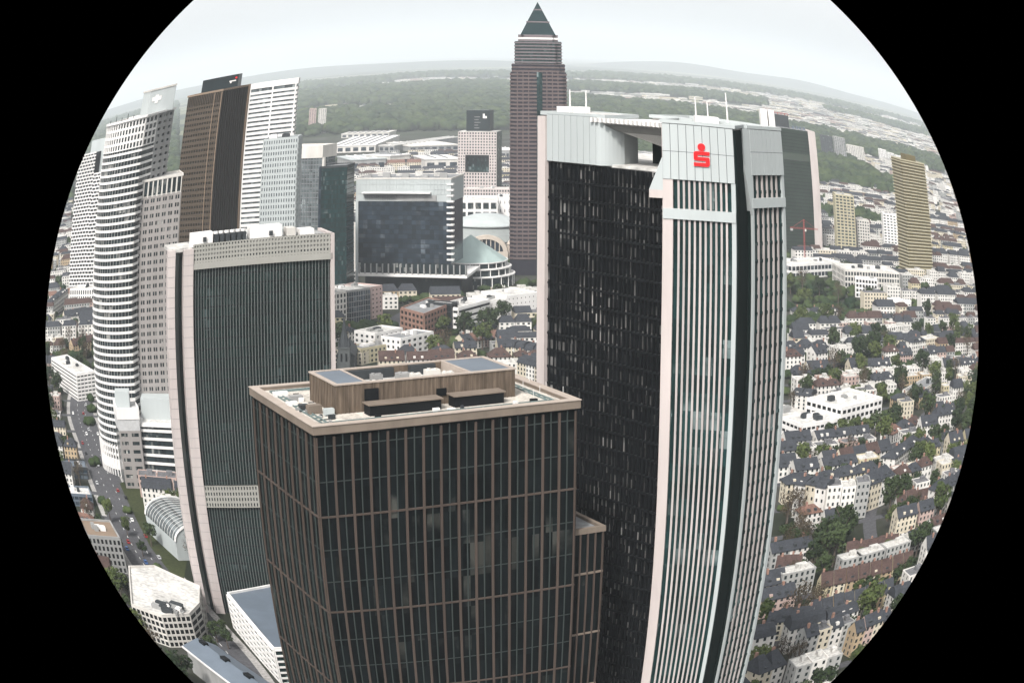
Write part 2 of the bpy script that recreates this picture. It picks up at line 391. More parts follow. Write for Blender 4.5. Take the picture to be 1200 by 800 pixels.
MB().prism([inset_pt(PH,e1,.04),inset_pt(PH,.988,.04),inset_pt(PH,.988,.96),inset_pt(PH,e1,.96)],ZP-.5,ZP-.08).build('deck',M['roof_blue'],pent)
MB().prism([inset_pt(PH,e0,.05),inset_pt(PH,e1,.05),inset_pt(PH,e1,.95),inset_pt(PH,e0,.95)],ZF-.3,ZP-2.1).build('plant_floor',M['roof_pale'],pent)
for e in (e0,e1):
    MB().ebox(lerp(PH[0],PH[1],e),lerp(PH[3],PH[2],e),0.3,dep-.6,-.25,.25,ZP-2.1,ZP+.05).build('partition',MATS['beige_coping'],pent)
rnd=random.Random(4)
for (u,v,sx,sy,sz,mm) in ((.28,.35,3.2,1.8,1.6,'white'),(.37,.30,2.6,2,1.2,'pale_grey'),(.47,.62,4.0,3.2,2.0,'offwhite'),(.51,.45,3.0,2.0,2.2,'white'),(.64,.66,4.4,2.6,2.1,'white'),(.69,.42,3,2.2,2.0,'white'),(.56,.28,2.5,1.5,1.0,'white'),(.33,.7,3.2,2.5,2.0,'offwhite')):
    c=inset_pt(PH,u,v); a=math.atan2(ux[1],ux[0]); m=MB().box(c[0],c[1],ZP-2.1,sx*.62,sy*.7,sz*.7,a)
    for k in range(2): m.tube((c[0]+(k-.5)*1.2,c[1],ZP-2.1+sz*.7),(c[0]+(k-.5)*1.2,c[1],ZP-1.9+sz*.7),.35,8)
    m.build('cooling_unit',M[{'white':'offwhite','offwhite':'concrete'}.get(mm,'dark_grey')],t)
MB().ebox(PH[3],PH[2],dep*.25,dist(PH[3],PH[2])*.46,.6,1.5,ZP-2.1,ZP-.3).build('screen_wall',M['dark_grey'],pent)
MB().ebox(PH[3],PH[2],dist(PH[3],PH[2])*.55,dist(PH[3],PH[2])*.70,.6,1.5,ZP-2.1,ZP-.25).build('screen_wall',M['dark_grey'],pent)
for xa,xb,h in ((433,502,1.9),(555,592,2.0)):
    qa=uvF(P(xa,485,ZF)); qb=uvF(P(xb,470,ZF)); v1=v0-4.2
    pts=[FP(qa[0],v1),FP(qb[0],v1),FP(qb[0],v1+2.8),FP(qa[0],v1+2.8)]
    o=MB().prism(pts,ZF-.39,ZF+h-.39).build('roof_cabin',M['black'],t)
    MB().prism(offset(pts,.3),ZF+h-.388,ZF+h-.15).build('cabin_roof',M['taupe'],o)
MB().ebox(PH[0],PH[1],5.5,8.2,.16,.4,ZF-.39,ZF+3.8).build('recess_panel',M['black'],pent)
MB().ebox(PH[0],PH[1],19.6,21.6,.16,.3,ZF+1.2,ZF+2.6).build('louvre',M['black'],pent)
for (u,v,sx,sy,sz,mm) in ((4.4,12.5,2.6,1.8,1.5,'taupe'),(3.6,16,1.6,1.4,1.0,'dark_grey'),(6.2,9.5,1.8,1.2,1.3,'pale_grey'),(2.6,20,2.2,1.0,.8,'white'),(5.0,24,2.4,1.4,1.0,'concrete'),(3.4,29,3.0,1.2,.9,'white')):
    c=FP(u,v); MB().box(c[0],c[1],ZF-.39,sx,sy,sz,math.atan2(ux[1],ux[0])).build('vent_box',M[mm],t)
for k in range(7):
    c=FP(4.3,8+k*3.6); d_=FP(4.3,9.4+k*3.6); MB().tube((c[0],c[1],ZF-.25),(d_[0],d_[1],ZF-.25),.22,6).build('pipe',M['concrete'],t)
for k in range(8):
    c=FP(u1+3+k*.9,v0-2+((k*5)%7)*2.6); MB().tube((c[0],c[1],ZF-.4),(c[0],c[1],ZF+1.1),.05,5).build('railing_post',M['white'],t)
rc=random.Random(31)
for k in range(34):
    side=rc.random()
    if side<.45: uu,vv=rc.uniform(2.5,max(3,u0-2)),rc.uniform(3,32)
    elif side<.75: uu,vv=rc.uniform(u1+2,dist(F[0],F[1])-3),rc.uniform(3,32)
    else: uu,vv=rc.uniform(4,dist(F[0],F[1])-4),rc.uniform(1.6,max(2,v0-5))
    c=FP(uu,vv); MB().box(c[0],c[1],ZF-.39,rc.uniform(.4,1.8),rc.uniform(.3,1.0),rc.uniform(.15,.8),math.atan2(ux[1],ux[0])).build('roof_vent',rc.choice([M['white'],M['dark_grey'],M['concrete'],M['black']]),t)
for k in range(9):
    c=FP(3.2+(k%3)*2.1,6+k*2.9); d_=FP(6.2,6+k*2.9); MB().tube((c[0],c[1],ZF-.2),(d_[0],d_[1],ZF-.2),.1,5).build('pipe',M['dark_grey'],t)
# lower annex on the tower's right
q0=F[1]; q1=A(712,620,352)
G=[lerp(q0,q1,.04),q1,(q1[0]+vy[0]*24,q1[1]+vy[1]*24),(q0[0]+vy[0]*24+.4,q0[1]+vy[1]*24)]
G=rect(FP(dist(F[0],F[1])+.8,2.0),FP(dist(F[0],F[1])+7.4,2.0),24); ZG=Zt_(712,618,math.hypot(*G[1]))
t=thing('office_annex','low dark ribbed annex block against the right side of the brown ribbed tower','annex',centre(G)); taken(G)
MB().prism(G,0,ZG-.6).build('curtain_wall',M['g_dark'],t)
for i in range(4):
    p,q=G[i],G[(i+1)%4]; l=dist(p,q); nb=4 if i%2==0 else 12
    for k in range(nb+1): MB().ebox(p,q,max(0,k*l/nb-.12),min(l,k*l/nb+.12),.02,.45,0,ZG-.65).build('rib',M['rib_brown'],t)
for k in range(7):
    z=ZG-4.6*3*k-9; 
    if z>3: MB().ring(G,.3,z-.2,z+.2,-.1).build('floor_line',M['taupe'],t)
MB().ring(G,.5,ZG-.6,ZG+.5,-.4).build('parapet',M['taupe'],t); MB().prism(offset(G,-.2),ZG-.58,ZG-.1).build('roof',M['roof_grey'],t)
c=inset_pt(G,.3,.6); MB().box(c[0],c[1],ZG-.1,3.2,5,3.6,math.atan2(ux[1],ux[0])).build('stair_head',M['taupe'],t)

# ---- dark green tower with white end fins
ZB=137.5
L0=A(197,292,645); L4=A(226,291,641); R4=A(389,270,668)
B=rect(L0,R4,20)
t=thing('office_tower','tall dark green ribbed tower with pale grid crown and white fins at its left end','tower',centre(B)); taken(B)
l=dist(L0,R4); sec=[0,3.2,6.9,11.0]   # fin, gap, fin
zt=Zt(226,314,641); zm0,zm1=Zt(236,597,641),Zt(236,572,641)
body=[FQ for FQ in B]
MB().prism([lerp(B[0],B[1],sec[3]/l),B[1],B[2],lerp(B[3],B[2],sec[3]/l)],0,zt).build('curtain_wall',M['g_fbc'],t)
MB().prism([(p[0],p[1]) for p in rect(lerp((B[0][0]+1,B[0][1]+4),(B[1][0],B[1][1]+4),sec[1]/l),lerp((B[0][0],B[0][1]+4),(B[1][0],B[1][1]+4),sec[3]/l),10)],0,zt+4).build('side_glass',M['g_fbc'],t)
for s0,s1,zz in ((0,3.2,ZB-.5),(6.9,11.0,ZB-.8)):
    MB().ebox(B[0],B[1],s0,s1,-4,1.6,0,zz).build('end_fin',mat('pinkish_white_panel',(.40,.355,.34),.65,.1,.1,.1),t)
    for k in range(38): MB().ebox(B[0],B[1],s0-.04,s1+.06,-3.8,1.66,3.3+k*3.55,3.45+k*3.55).build('panel_joint',M['concrete'],t)
e=(lerp(B[0],B[1],sec[3]/l),B[1]); le=dist(*e); nb=45
for k in range(nb+1): MB().ebox(e[0],e[1],max(0,k*le/nb-.13),min(le,k*le/nb+.13),.02,.30,0,zt).build('rib',mat('grey_green_rib',(.085,.095,.092),.55,.1,.1),t)
for k in range(int(zt/3.6)):
    MB().ebox(e[0],e[1],0,le,.02,.12,zt-3.6*(k+1)-.5,zt-3.6*(k+1)).build('floor_line',M['black'],t)
g=MB(); MB().ebox(e[0],e[1],0,le,-18,.5,zt+.01,ZB-.2).build('crown_core',M['concrete'],t)
MB().ebox(e[0],e[1],.6,le-.6,.4,.8,ZB-6.0,ZB-3.6).build('window_row',M['g_win'],t)
grid(g,(e[0][0],e[0][1]),e[1],zt,ZB+.6,5,nb,.62,.8,1.1); g.build('crown_grid',M['sand_brown'] if 0 else mat('pale_olive_panel',(.245,.24,.218),.7,.08,.1),t)
MB().ebox(e[0],e[1],0,le,-.2,1.3,zt-1.2,zt+1.0).build('crown_sill',MATS['pale_olive_panel'],t)
MB().ebox(e[0],e[1],le-.7,le+.6,-18,1.3,0,ZB+.6).build('end_fin',MATS['pinkish_white_panel'],t)
g=MB(); MB().ebox(e[0],e[1],.1,le-.1,.1,.9,zm0,zm1).build('plant_band_core',M['g_win'],t)
grid(g,e[0],e[1],zm0,zm1,4,nb,.62,.8,1.35,.1,le-.1); g.build('plant_band',MATS['pale_olive_panel'],t)
MB().prism(offset(B,-.8),ZB-1.6,ZB-.3).build('roof',M['roof_pale'],t)
an=math.atan2(B[1][1]-B[0][1],B[1][0]-B[0][0])
for (u0_,u1_,h,mm,v) in ((.16,.30,4.6,'white',.16),(.31,.335,3.6,'dark_grey',.12),(.345,.37,3.6,'dark_grey',.12),(.38,.405,3.6,'dark_grey',.12),(.415,.44,3.6,'dark_grey',.12),(.45,.475,3.6,'dark_grey',.12),(.485,.505,3.6,'dark_grey',.12),(.53,.72,4.8,'white',.18),(.75,.80,3.4,'offwhite',.2),(.82,.90,2.8,'white',.14)):
    a=inset_pt(B,(u0_+u1_)/2,v); sx=(u1_-u0_)*l; o=MB().box(a[0],a[1],ZB-.3,sx,6,h,an).build('plant_room' if mm!='dark_grey' else 'cooling_unit',M[mm],t)
    if mm=='dark_grey': MB().tube((a[0],a[1],ZB-.3+h),(a[0],a[1],ZB+.5+h),1.0,10).build('fan',M['white'],o)
    elif h>4: 
        for k in range(2): MB().box(a[0]+(k-.5)*sx*.5,a[1]-3.05,ZB+1.2,1.4,.3,1.6,an).build('louvre',M['dark_grey'],o)

# ---- three-sided tower with white window columns and a red sign
ZT=186
L1=A(637,128,429); A1=A(776,140,389); B1=A(859,150,381); P1=A(875,152,391); Q1=A(912,150,401)
t=thing('bank_tower','tallest foreground tower, black glass side and white ribbed corner shafts with red S emblem','tower',centre([L1,A1,B1,Q1])); taken([L1,A1,B1,Q1,(62,380),(25,410)])
ZGt=Zt(645,190,427)
core=[lerp(L1,A1,.02),(A1[0]+.5,A1[1]+1.0),(B1[0]-.6,B1[1]+7),(P1[0]+1,P1[1]+9),(Q1[0]-2,Q1[1]+6),(Q1[0]-6,Q1[1]+44),(L1[0]+14,L1[1]+26)]
MB().prism(core,0,ZGt).build('curtain_wall',M['g_tri'],t)
MB().prism(offset(core,-1.2),ZGt+.002,ZGt+.5).build('roof',M['roof_pale'],t)
le=dist(L1,A1); g_=[]
for k in range(1,29): MB().ebox(L1,A1,k*le/29-.07,k*le/29+.07,-.4,.26,0,ZGt-.02).build('mullion',M['black'],t)
for k in range(int(ZGt/3.55)): MB().ebox(L1,A1,1.5,le-.3,-.45,.12,ZGt-3.55*(k+1)-.45,ZGt-3.55*(k+1)).build('spandrel',M['black'],t)
MB().ebox(L1,A1,-.9,1.6,-12,.9,0,ZT-.5).build('corner_strip',MATS['pinkish_white_panel'],t)
s1=le*.47
def clad(name,p,q,s0,s1,n0,n1,z0,z1,cw=1.6,rh=5.0,m='pale_grey'):
    MB().ebox(p,q,s0,s1,n0,n1-.12,z0,z1).build(name+'_backing',M['dark_grey'],t)
    g=MB(); n=max(1,round((s1-s0)/cw)); cw=(s1-s0)/n; r=max(1,round((z1-z0)/rh)); rh=(z1-z0)/r
    for i in range(n):
        for j in range(r): g.ebox(p,q,s0+i*cw+.05,s0+(i+1)*cw-.05,n1-.3,n1,z0+j*rh+.05,z0+(j+1)*rh-.05)
    return g.build(name,M[m],t)
clad('cladding',L1,A1,1.62,s1,-11,.5,ZGt+.3,ZT,2.0,18)
# rounded flank of the left head
e0_=lerp(L1,A1,s1/le); dxl=((A1[0]-L1[0])/le,(A1[1]-L1[1])/le); nn=(-dxl[1],dxl[0])
pts=[]
for k in range(9):
    a=math.pi/2*k/8; pts.append((e0_[0]+dxl[0]*3.0*math.sin(a)-nn[0]*.45+nn[0]*5*(1-math.cos(a)),e0_[1]+dxl[1]*3.0*math.sin(a)-nn[1]*.45+nn[1]*5*(1-math.cos(a))))
pts+= [(e0_[0]+nn[0]*11,e0_[1]+nn[1]*11),(e0_[0],e0_[1]-.1)]
MB().prism(pts,ZGt+.3,ZT-.1).build('rounded_flank',M['pale_grey'],t)
hd=[lerp(L1,A1,-.01),lerp(L1,A1,s1/le+.06),(e0_[0]+nn[0]*11,e0_[1]+nn[1]*11),(L1[0]+nn[0]*11,L1[1]+nn[1]*11)]
MB().prism(hd,ZT-.08,ZT+.4).build('head_roof',M['roof_pale'],t); MB().ring(hd,.3,ZT-.2,ZT+.6,-.3).build('parapet',M['pale_grey'],t)
qa,qb=(B1[0]-.5,B1[1]+6.2),(P1[0]+.8,P1[1]+7.8); MB().ebox(qa,qb,0,dist(qa,qb),0,.4,0,ZGt-.1).build('recess_wall',M['dark_green'],t)
# middle shaft
def shaft(p,q,depth,ncol,zc,zbands,pink=True):
    pts=rect(p,q,depth); l=dist(p,q); mg=.9
    MB().prism(pts,0,ZT-.3).build('shaft_core',M['g_teal'],t)
    ml=2.0 if pink else .6
    MB().ebox(p,q,0,ml,-.4,.55,0,zc).build('corner_pier',MATS['pinkish_white_panel'] if pink else M['pale_grey'],t)
    MB().ebox(p,q,l-mg,l,-.4,.55,0,zc).build('corner_pier',M['pale_grey'],t)
    cw=(l-mg-ml)/ncol
    for k in range(1,ncol): MB().ebox(p,q,ml+k*cw-.21,ml+k*cw+.21,.01,.34,0,zc).build('rib',M['white'] if 0 else mat('white_rib',(.36,.325,.315),.65,.14,.25,.14),t)
    g=MB(); z=zc-3.55
    while z>0: g.ebox(p,q,ml,l-mg,.01,.16,z-.35,z+.35); z-=3.55
    g.build('spandrel_strip',M['g_teal'],t)
    for zb in zbands: MB().ebox(p,q,0,l,.02,.75,zb-1.0,zb+1.0).build('white_band',M['pale_grey'],t)
    clad('cladding',p,q,0,l,-2,.7,zc,ZT)
    # sides
    r=pts[1],pts[2]; MB().ebox(r[0],r[1],0,depth,-.3,.25,0,ZT-.4).build('side_wall',M['dark_green'],t)
    r=pts[3],pts[0]; MB().ebox(r[0],r[1],0,depth,-.3,.25,0,ZT-.4).build('side_wall',MATS['pinkish_white_panel'] if pink else M['dark_green'],t)
    MB().prism(pts,ZT-.29,ZT+.1).build('shaft_roof',M['roof_pale'],t); MB().ring(pts,.5,ZT+.101,ZT+.8,-.4).build('parapet',M['pale_grey'],t)
    return pts
zc=Zt(800,211,386)
S2=shaft(A1,B1,13,11,zc,[Zt(800,250,386)-.2])
S3=shaft(P1,Q1,26,6,Zt(895,205,396),[Zt(895,237,396)],False)
# splayed brackets where the heads widen
def wedge(name,pl,pr,z0,zmid,z1,pr2):
    m=MB(); m.prism([pl[0],pl[1],pr[1],pr[0]],zmid,z1,True,True); m.prism([pr2[0],pr[0],pr[1],pr2[1]],z0,zmid,True,True,pts2=[pl[0],pr[0],pr[1],pl[1]]); return m
a=math.atan2(B1[1]-A1[1],B1[0]-A1[0]); uA=(math.cos(a),math.sin(a)); nA=(uA[1],-uA[0])
def off(p,u,n,q=uA,nq=nA): return (p[0]+q[0]*u+nq[0]*n,p[1]+q[1]*u+nq[1]*n)
w0=[off(A1,-2.9,.2),off(A1,-.02,.4),off(A1,-.02,-5),off(A1,-2.9,-5)]; w1=[off(A1,-.3,.2),off(A1,-.02,.4),off(A1,-.02,-5),off(A1,-.3,-5)]
zw=Zt(765,232,389)
MB().prism(w0,zw,zw+1.6,True,True).build('bracket_foot',MATS['pinkish_white_panel'],t)
MB().prism(w0,zw+1.6,zw+8,True,True,pts2=w1).build('bracket',M['pale_grey'],t)
a=math.atan2(Q1[1]-P1[1],Q1[0]-P1[0]); uP=(math.cos(a),math.sin(a)); nP=(uP[1],-uP[0])
zz=Zt(866,200,391); tp=[off(P1,-2.4,.6,uP,nP),off(P1,0.02,.6,uP,nP),off(P1,.02,-9,uP,nP),off(P1,-2.4,-9,uP,nP)]; bt=[off(P1,-.05,.6,uP,nP),off(P1,.02,.6,uP,nP),off(P1,.02,-9,uP,nP),off(P1,-.05,-9,uP,nP)]
MB().prism(tp,zz,ZT,True,True).build('head_flare',M['pale_grey'],t)
MB().prism(bt,zz-9,zz,True,True,pts2=tp).build('bracket',M['pale_grey'],t)
# hanging inverted pyramid between the heads
ap=(*A(797,180,400),Zt(797,180,400)); tri=[off(A1,1.0,-1.5),(Q1[0]-10,Q1[1]+20),lerp(L1,A1,.44)]
g=MB()
for i in range(3):
    p,q=tri[i],tri[(i+1)%3]; n=26
    for k in range(n):
        p0=Vector((*lerp(p,q,k/n),ZT-1.2)); p1=Vector((*lerp(p,q,(k+.72)/n),ZT-1.2)); apx=Vector(ap)
        g.poly([p0,p1,p1.lerp(apx,.97),p0.lerp(apx,.97)])
g.build('inverted_pyramid',M['white'],t)
g=MB(); g.v=[(*tri[0],ZT-1.5),(*tri[1],ZT-1.5),(*tri[2],ZT-1.5),(ap[0],ap[1],ap[2]+.6)]; g.f=[(1,0,3),(2,1,3),(0,2,3),(0,1,2)]; g.mi=[0]*4
g.build('pyramid_liner',M['concrete'],t)
MB().prism(tri,ZT-1.19,ZT-.35,True,True).build('pyramid_frame',M['white'],t)
g=MB(); 
for k in range(17):
    p0=lerp(tri[2],tri[0],k/17); g.ebox(tri[2],tri[0],dist(tri[2],tri[0])*k/17,dist(tri[2],tri[0])*(k+.5)/17,.02,1.2,ZT-1.0,ZT-.1)
g.build('frame_louvres',M['white'],t)
# red emblem
def emblem():
    l=dist(A1,B1); s=l*.545; zc_=ZT-(ZT-zc)*.60
    def bx(m,x0,x1,z0,z1): m.ebox(A1,B1,s+x0,s+x1,.72,1.05,zc_+z0,zc_+z1)
    m=MB()
    w2=2.15; SC=.76
    def rr(x0,x1,z0,z1,r,cor):
        """bar with some corners rounded: cor = set of 'tl tr bl br'"""
        out=[]
        for key,cx,cz,a0 in (('br',x1,z0,-90),('tr',x1,z1,0),('tl',x0,z1,90),('bl',x0,z0,180)):
            if key in cor:
                sx=-1 if 'r' in key[1] else 1; sz=1 if key[0]=='b' else -1
                for k in range(5):
                    a=math.radians(a0+k*22.5); out.append((cx+sx*r+r*math.cos(a),cz+sz*r+r*math.sin(a)))
            else: out.append((cx,cz))
        return out
    dx,dy=B1[0]-A1[0],B1[1]-A1[1]; L_=math.hypot(dx,dy); ux_,uy_=dx/L_,dy/L_; nx,ny=uy_,-ux_
    def ext(poly):
        i=len(m.v); n=len(poly)
        for nn_ in (.71,1.02):
            for x,z in poly: m.v.append((A1[0]+ux_*(s+x*SC)+nx*nn_,A1[1]+uy_*(s+x*SC)+ny*nn_,zc_+z*SC))
        m.f.append(tuple(range(i+n,i+2*n))); m.mi.append(0)
        for k in range(n):
            j=(k+1)%n; m.f.append((i+k,i+j,i+n+j,i+n+k)); m.mi.append(0)
    T=.92
    ext(rr(-w2,w2,1.05,1.05+T,.7,{'tl'}))           # top bar
    ext(rr(-w2,-w2+T+.1,.02,1.05,.4,set()))         # upper left
    ext(rr(-w2,w2,-.55,.02+.33,.5,{'tr','bl'}) if 0 else rr(-w2,w2,-.45,.47,.45,{'bl','tr'}))
    ext(rr(w2-T-.1,w2,-1.05,-.45,.4,set()))
    ext(rr(-w2,w2,-1.97,-1.05,.7,{'br'}))
    c=[(1.02*math.cos(k*math.pi/10),3.15+1.02*math.sin(k*math.pi/10)) for k in range(20)]; ext(c)
    m.build('red_emblem',M['red'],t)
emblem()
for (x,y,D_,h) in ((668,128,428,5.5),(687,130,424,5.5),(816,142,392,6.0),(830,143,392,5.2),(853,146,398,7.5)):
    p=A(x,y,D_); MB().tube((p[0],p[1],ZT-.3),(p[0],p[1],ZT+h),.22,6,.12).build('mast',M['white'],t)
for (x,D_,sx,h) in ((828,398,5,1.6),(672,432,7,1.4)):
    p=A(x,145,D_); MB().box(p[0],p[1],ZT+.1,sx,4,h).build('plant_room',M['white'],t)
for k in range(2):
    p=A(897+k*8.5,150,404+k); MB().ebox((p[0]-.8,p[1]),(p[0]+.8,p[1]),0,1.5,-3,0,ZT-1,ZT+4.6).build('roof_flue',M['pinkwhite'] if 0 else M['white'],t)
p=A(915,140,409); 

# ---- curved white tower on the left
def polar(azd,d): return (d*math.sin(R(azd)),d*math.cos(R(azd))*KD(azd))
cc=polar(-12.62,905); Rr=22.3
arc=[]
for k in range(19):
    a=R(195+ (300-195)*k/18); arc.append((cc[0]+Rr*math.cos(a),cc[1]+Rr*math.sin(a)))
pr=polar(-11.72,900); pb=polar(-11.05,925); 
UP=arc+[pr,pb,(pb[0]-38,pb[1]+16)]
ZC=187
t=thing('office_tower','tall curved white tower with horizontal window bands and a pale crown at left','tower',centre(UP)); taken(UP)
MB().prism(UP,0,ZC-.5).build('core',M['g_win'],t)
fh=3.72; nfl=int(ZC/fh)
for j in range(nfl):
    z=j*fh
    if z<9 or (z>ZC-17): continue
    m=MB()
    pts=arc+[pr]
    o1=offset(UP,.65)
    MB().ring(UP,.65,z,z+1.25,-.1).build('spandrel_band',M['white'],t)
g=MB()
for k in range(len(arc)-1):
    p,q=arc[k],arc[k+1]; l=dist(p,q); g.ebox(p,q,0,.28,.01,.3,10,ZC-17)
g.build('mullion_rows',M['concrete'],t)
g=MB()
for k in range(len(arc)):
    p,q=(arc+[pr])[k],(arc+[pr])[k+1]; grid(g,p,q,ZC-17,ZC-.8,4,1 if k<len(arc)-1 else 3,.9,1.3,.7)
g.build('top_grid',M['white'],t)
g=MB(); grid(g,pr,pb,0,ZC-.8,50,3,3.4,2.1,.72); g.build('side_grid',M['concrete'],t)
MB().ring(UP,1.6,ZC-.7,ZC+.5,-1.2).build('roof_rim',M['white'],t)
MB().prism(offset(UP,-.3),ZC-.49,ZC-.2).build('roof',M['roof_pale'],t)
for k in range(0,len(arc)-1,2): 
    p=arc[k]; o_=((p[0]-cc[0])/Rr,(p[1]-cc[1])/Rr); MB().tube((p[0]+o_[0]*1.2,p[1]+o_[1]*1.2,ZC-.6),(p[0]+o_[0]*.2,p[1]+o_[1]*.2,ZC-6),.18,5).build('strut',M['white'],t)
cr=rect(polar(-12.2,905),polar(-11.1,912),20); zc1=Zt(208,97,912)-1
MB().prism(cr,ZC-.19,zc1).build('crown',M['pale_grey'],t); MB().ring(cr,.4,zc1-.5,zc1+.6,-.3).build('crown_rim',M['offwhite'],t)
MB().ebox(cr[1],cr[2],1,19,.01,.4,ZC+1,zc1-1.2).build('crown_side',M['concrete'],t)
g=MB()
for dx,h in ((0,2.5),(2.2,1.5),(-2.2,1.5),(0,0)): 
    c_=lerp(cr[0],cr[1],.26); g.ebox(cr[0],cr[1],5.2+dx-1.1,5.2+dx+1.1,.01,.3,(ZC+zc1)/2+h-1.4,(ZC+zc1)/2+h+1.2)
g.build('crown_emblem',M['white'],t)
for k in range(5): MB().tube((*lerp(arc[4],arc[14],k/4),ZC+.2),(*lerp(arc[4],arc[14],k/4),ZC+2.4+k%2*1.5),.25,5).build('mast',M['dark_grey'],t)
MB().ring(arc+[pr,pb,(pb[0]-38,pb[1]+16)],.9,3.5,9.2,-.1).build('base_band',M['white'],t)
g=MB()
for k in range(0,len(arc)-1,1): g.ebox(arc[k],arc[k+1],0,.7,.02,1.3,0,17)
g.build('base_columns',M['white'],t)
# grey slab with paired windows, joined to it
pa=lerp(arc[-2],arc[-1],.1); SL=rect(polar(-12.12,889),polar(-10.35,893),32); zs=150
t=thing('office_slab','grey stone office slab with paired square windows, right of the curved white tower','tower',centre(SL)); taken(SL)
MB().prism(SL,0,zs-.4).build('core',M['g_win'],t)
g=MB(); nc=7; l=dist(SL[0],SL[1]); nf=36
for i in range(nc+1): g.ebox(SL[0],SL[1],max(0,i*l/nc-.75),min(l,i*l/nc+.75),0,.5,0,zs-9)
for i in range(nc): g.ebox(SL[0],SL[1],(i+.5)*l/nc-.22,(i+.5)*l/nc+.22,0,.42,0,zs-9)
for j in range(nf+1): g.ebox(SL[0],SL[1],0,l,-.05,.44,max(0,j*(zs-9)/nf-.95),min(zs-8.5,j*(zs-9)/nf+.95))
grid(g,SL[1],SL[2],0,zs-9,nf,5,3,1.9,.5)
g.build('facade_grid',mat('warm_grey_stone',(.23,.215,.205),.8,.1,.1,.08),t)
g=MB(); grid(g,SL[0],SL[1],zs-9,zs,1,9,.9,1.4,.5); g.build('top_storey_frame',M['offwhite'],t)
MB().prism(offset(SL,-.3),zs-.39,zs-.1).build('roof',M['roof_pale'],t); MB().ring(SL,.7,zs-.5,zs+.8,-.3).build('parapet',M['offwhite'],t)
# stair tower and podium at its foot
D_=862; a=A(141,520,D_); b=A(166,520,D_+2); AN=rect(a,b,20); za=Zt(150,480,D_)
t=thing('stair_block','windowless grey annex with open white roof frame at the foot of the curved tower','annex',centre(AN)); taken(AN)
MB().prism(AN,30,za).build('upper_wall',mat('ribbed_grey_cladding',(.36,.36,.36),.6,.12,.6),t)
MB().prism(AN,0,29.99).build('lower_core',M['g_win'],t); g=MB(); grid(g,AN[0],AN[1],0,30,7,2,2.6,2.4,.4); grid(g,AN[1],AN[2],0,30,7,3,2.6,2.4,.4); g.build('lower_wall',MATS['warm_grey_stone'],t)
MB().ring(AN,.3,za-5,za+.8,-.5).build('roof_frame',M['white'],t); MB().box(AN[3][0]+9,AN[3][1]-8,za,10,8,8,.2).build('plant_tower',M['pale_grey'],t)
PD=rect(A(167,520,868),A(204,520,866),24); zp=Zt(185,497,866)
t=thing('podium_block','white banded podium wing beside the grey annex and left of the white fins','annex',centre(PD)); taken(PD)
MB().prism(PD,0,zp-.3).build('core',M['g_win'],t)
for j in range(8): MB().ring(PD,.6,j*zp/8,j*zp/8+1.3,-.1).build('spandrel_band',M['white'],t)
MB().ring(PD,1.1,zp-1.4,zp+.5,-1).build('parapet',M['white'],t); MB().prism(offset(PD,-.8),zp-.29,zp-.1).build('roof',M['roof_pale'],t)
U=rect(A(167,500,880),A(204,500,878),14); zu=Zt(185,468,878)
MB().prism(U,zp-1,zu).build('terrace_storey',M['pale_grey'],t)

# ---- glass barrel-roofed hall in front of it
h0=P(150,562,14); h1=P(205,612,14)
def barrel(name,label,cat,p,q,width,h0_,rise,mroof,mwall,n=14):
    t=thing(name,label,cat,(*lerp(p,q,.5),0)); l=dist(p,q); ux_=((q[0]-p[0])/l,(q[1]-p[1])/l); nx=(-ux_[1],ux_[0])
    taken([p,q,(q[0]+nx[0]*width,q[1]+nx[1]*width),(p[0]+nx[0]*width,p[1]+nx[1]*width)])
    g=MB(); w=MB(); rb=MB()
    for k in range(n):
        a0,a1=math.pi*k/n,math.pi*(k+1)/n
        pr_=[(width/2*(1-math.cos(a)),h0_+rise*math.sin(a)) for a in (a0,a1)]
        f=[]
        for s_,e_ in ((p,0),(q,1)):
            for v,z in pr_: f.append((s_[0]+nx[0]*v,s_[1]+nx[1]*v,z))
        g.poly([f[0],f[2],f[3],f[1]])
    for s_ in (p,q):
        w.poly([(s_[0]+nx[0]*width/2*(1-math.cos(math.pi*k/n)),s_[1]+nx[1]*width/2*(1-math.cos(math.pi*k/n)),h0_+rise*math.sin(math.pi*k/n)) for k in range(n+1)])
    w.prism([p,q,(q[0]+nx[0]*width,q[1]+nx[1]*width),(p[0]+nx[0]*width,p[1]+nx[1]*width)],0,h0_)
    for i in range(13):
        c=lerp(p,q,i/12)
        for k in range(n):
            a0,a1=math.pi*k/n,math.pi*(k+1)/n
            rb.tube((c[0]+nx[0]*width/2*(1-math.cos(a0)),c[1]+nx[1]*width/2*(1-math.cos(a0)),h0_+rise*math.sin(a0)+.15),(c[0]+nx[0]*width/2*(1-math.cos(a1)),c[1]+nx[1]*width/2*(1-math.cos(a1)),h0_+rise*math.sin(a1)+.15),.10 if i%12 else .6,4)
    g.build('vaulted_roof',mroof,t); w.build('walls',mwall,t); rb.build('roof_ribs',M['white'],t)
    return t
barrel('glass_hall','low hall with grey glass barrel roof between road and curved tower','hall',P(170,600,10),P(205,632,10),30,9,8,M['g_grey'],M['pale_grey'])

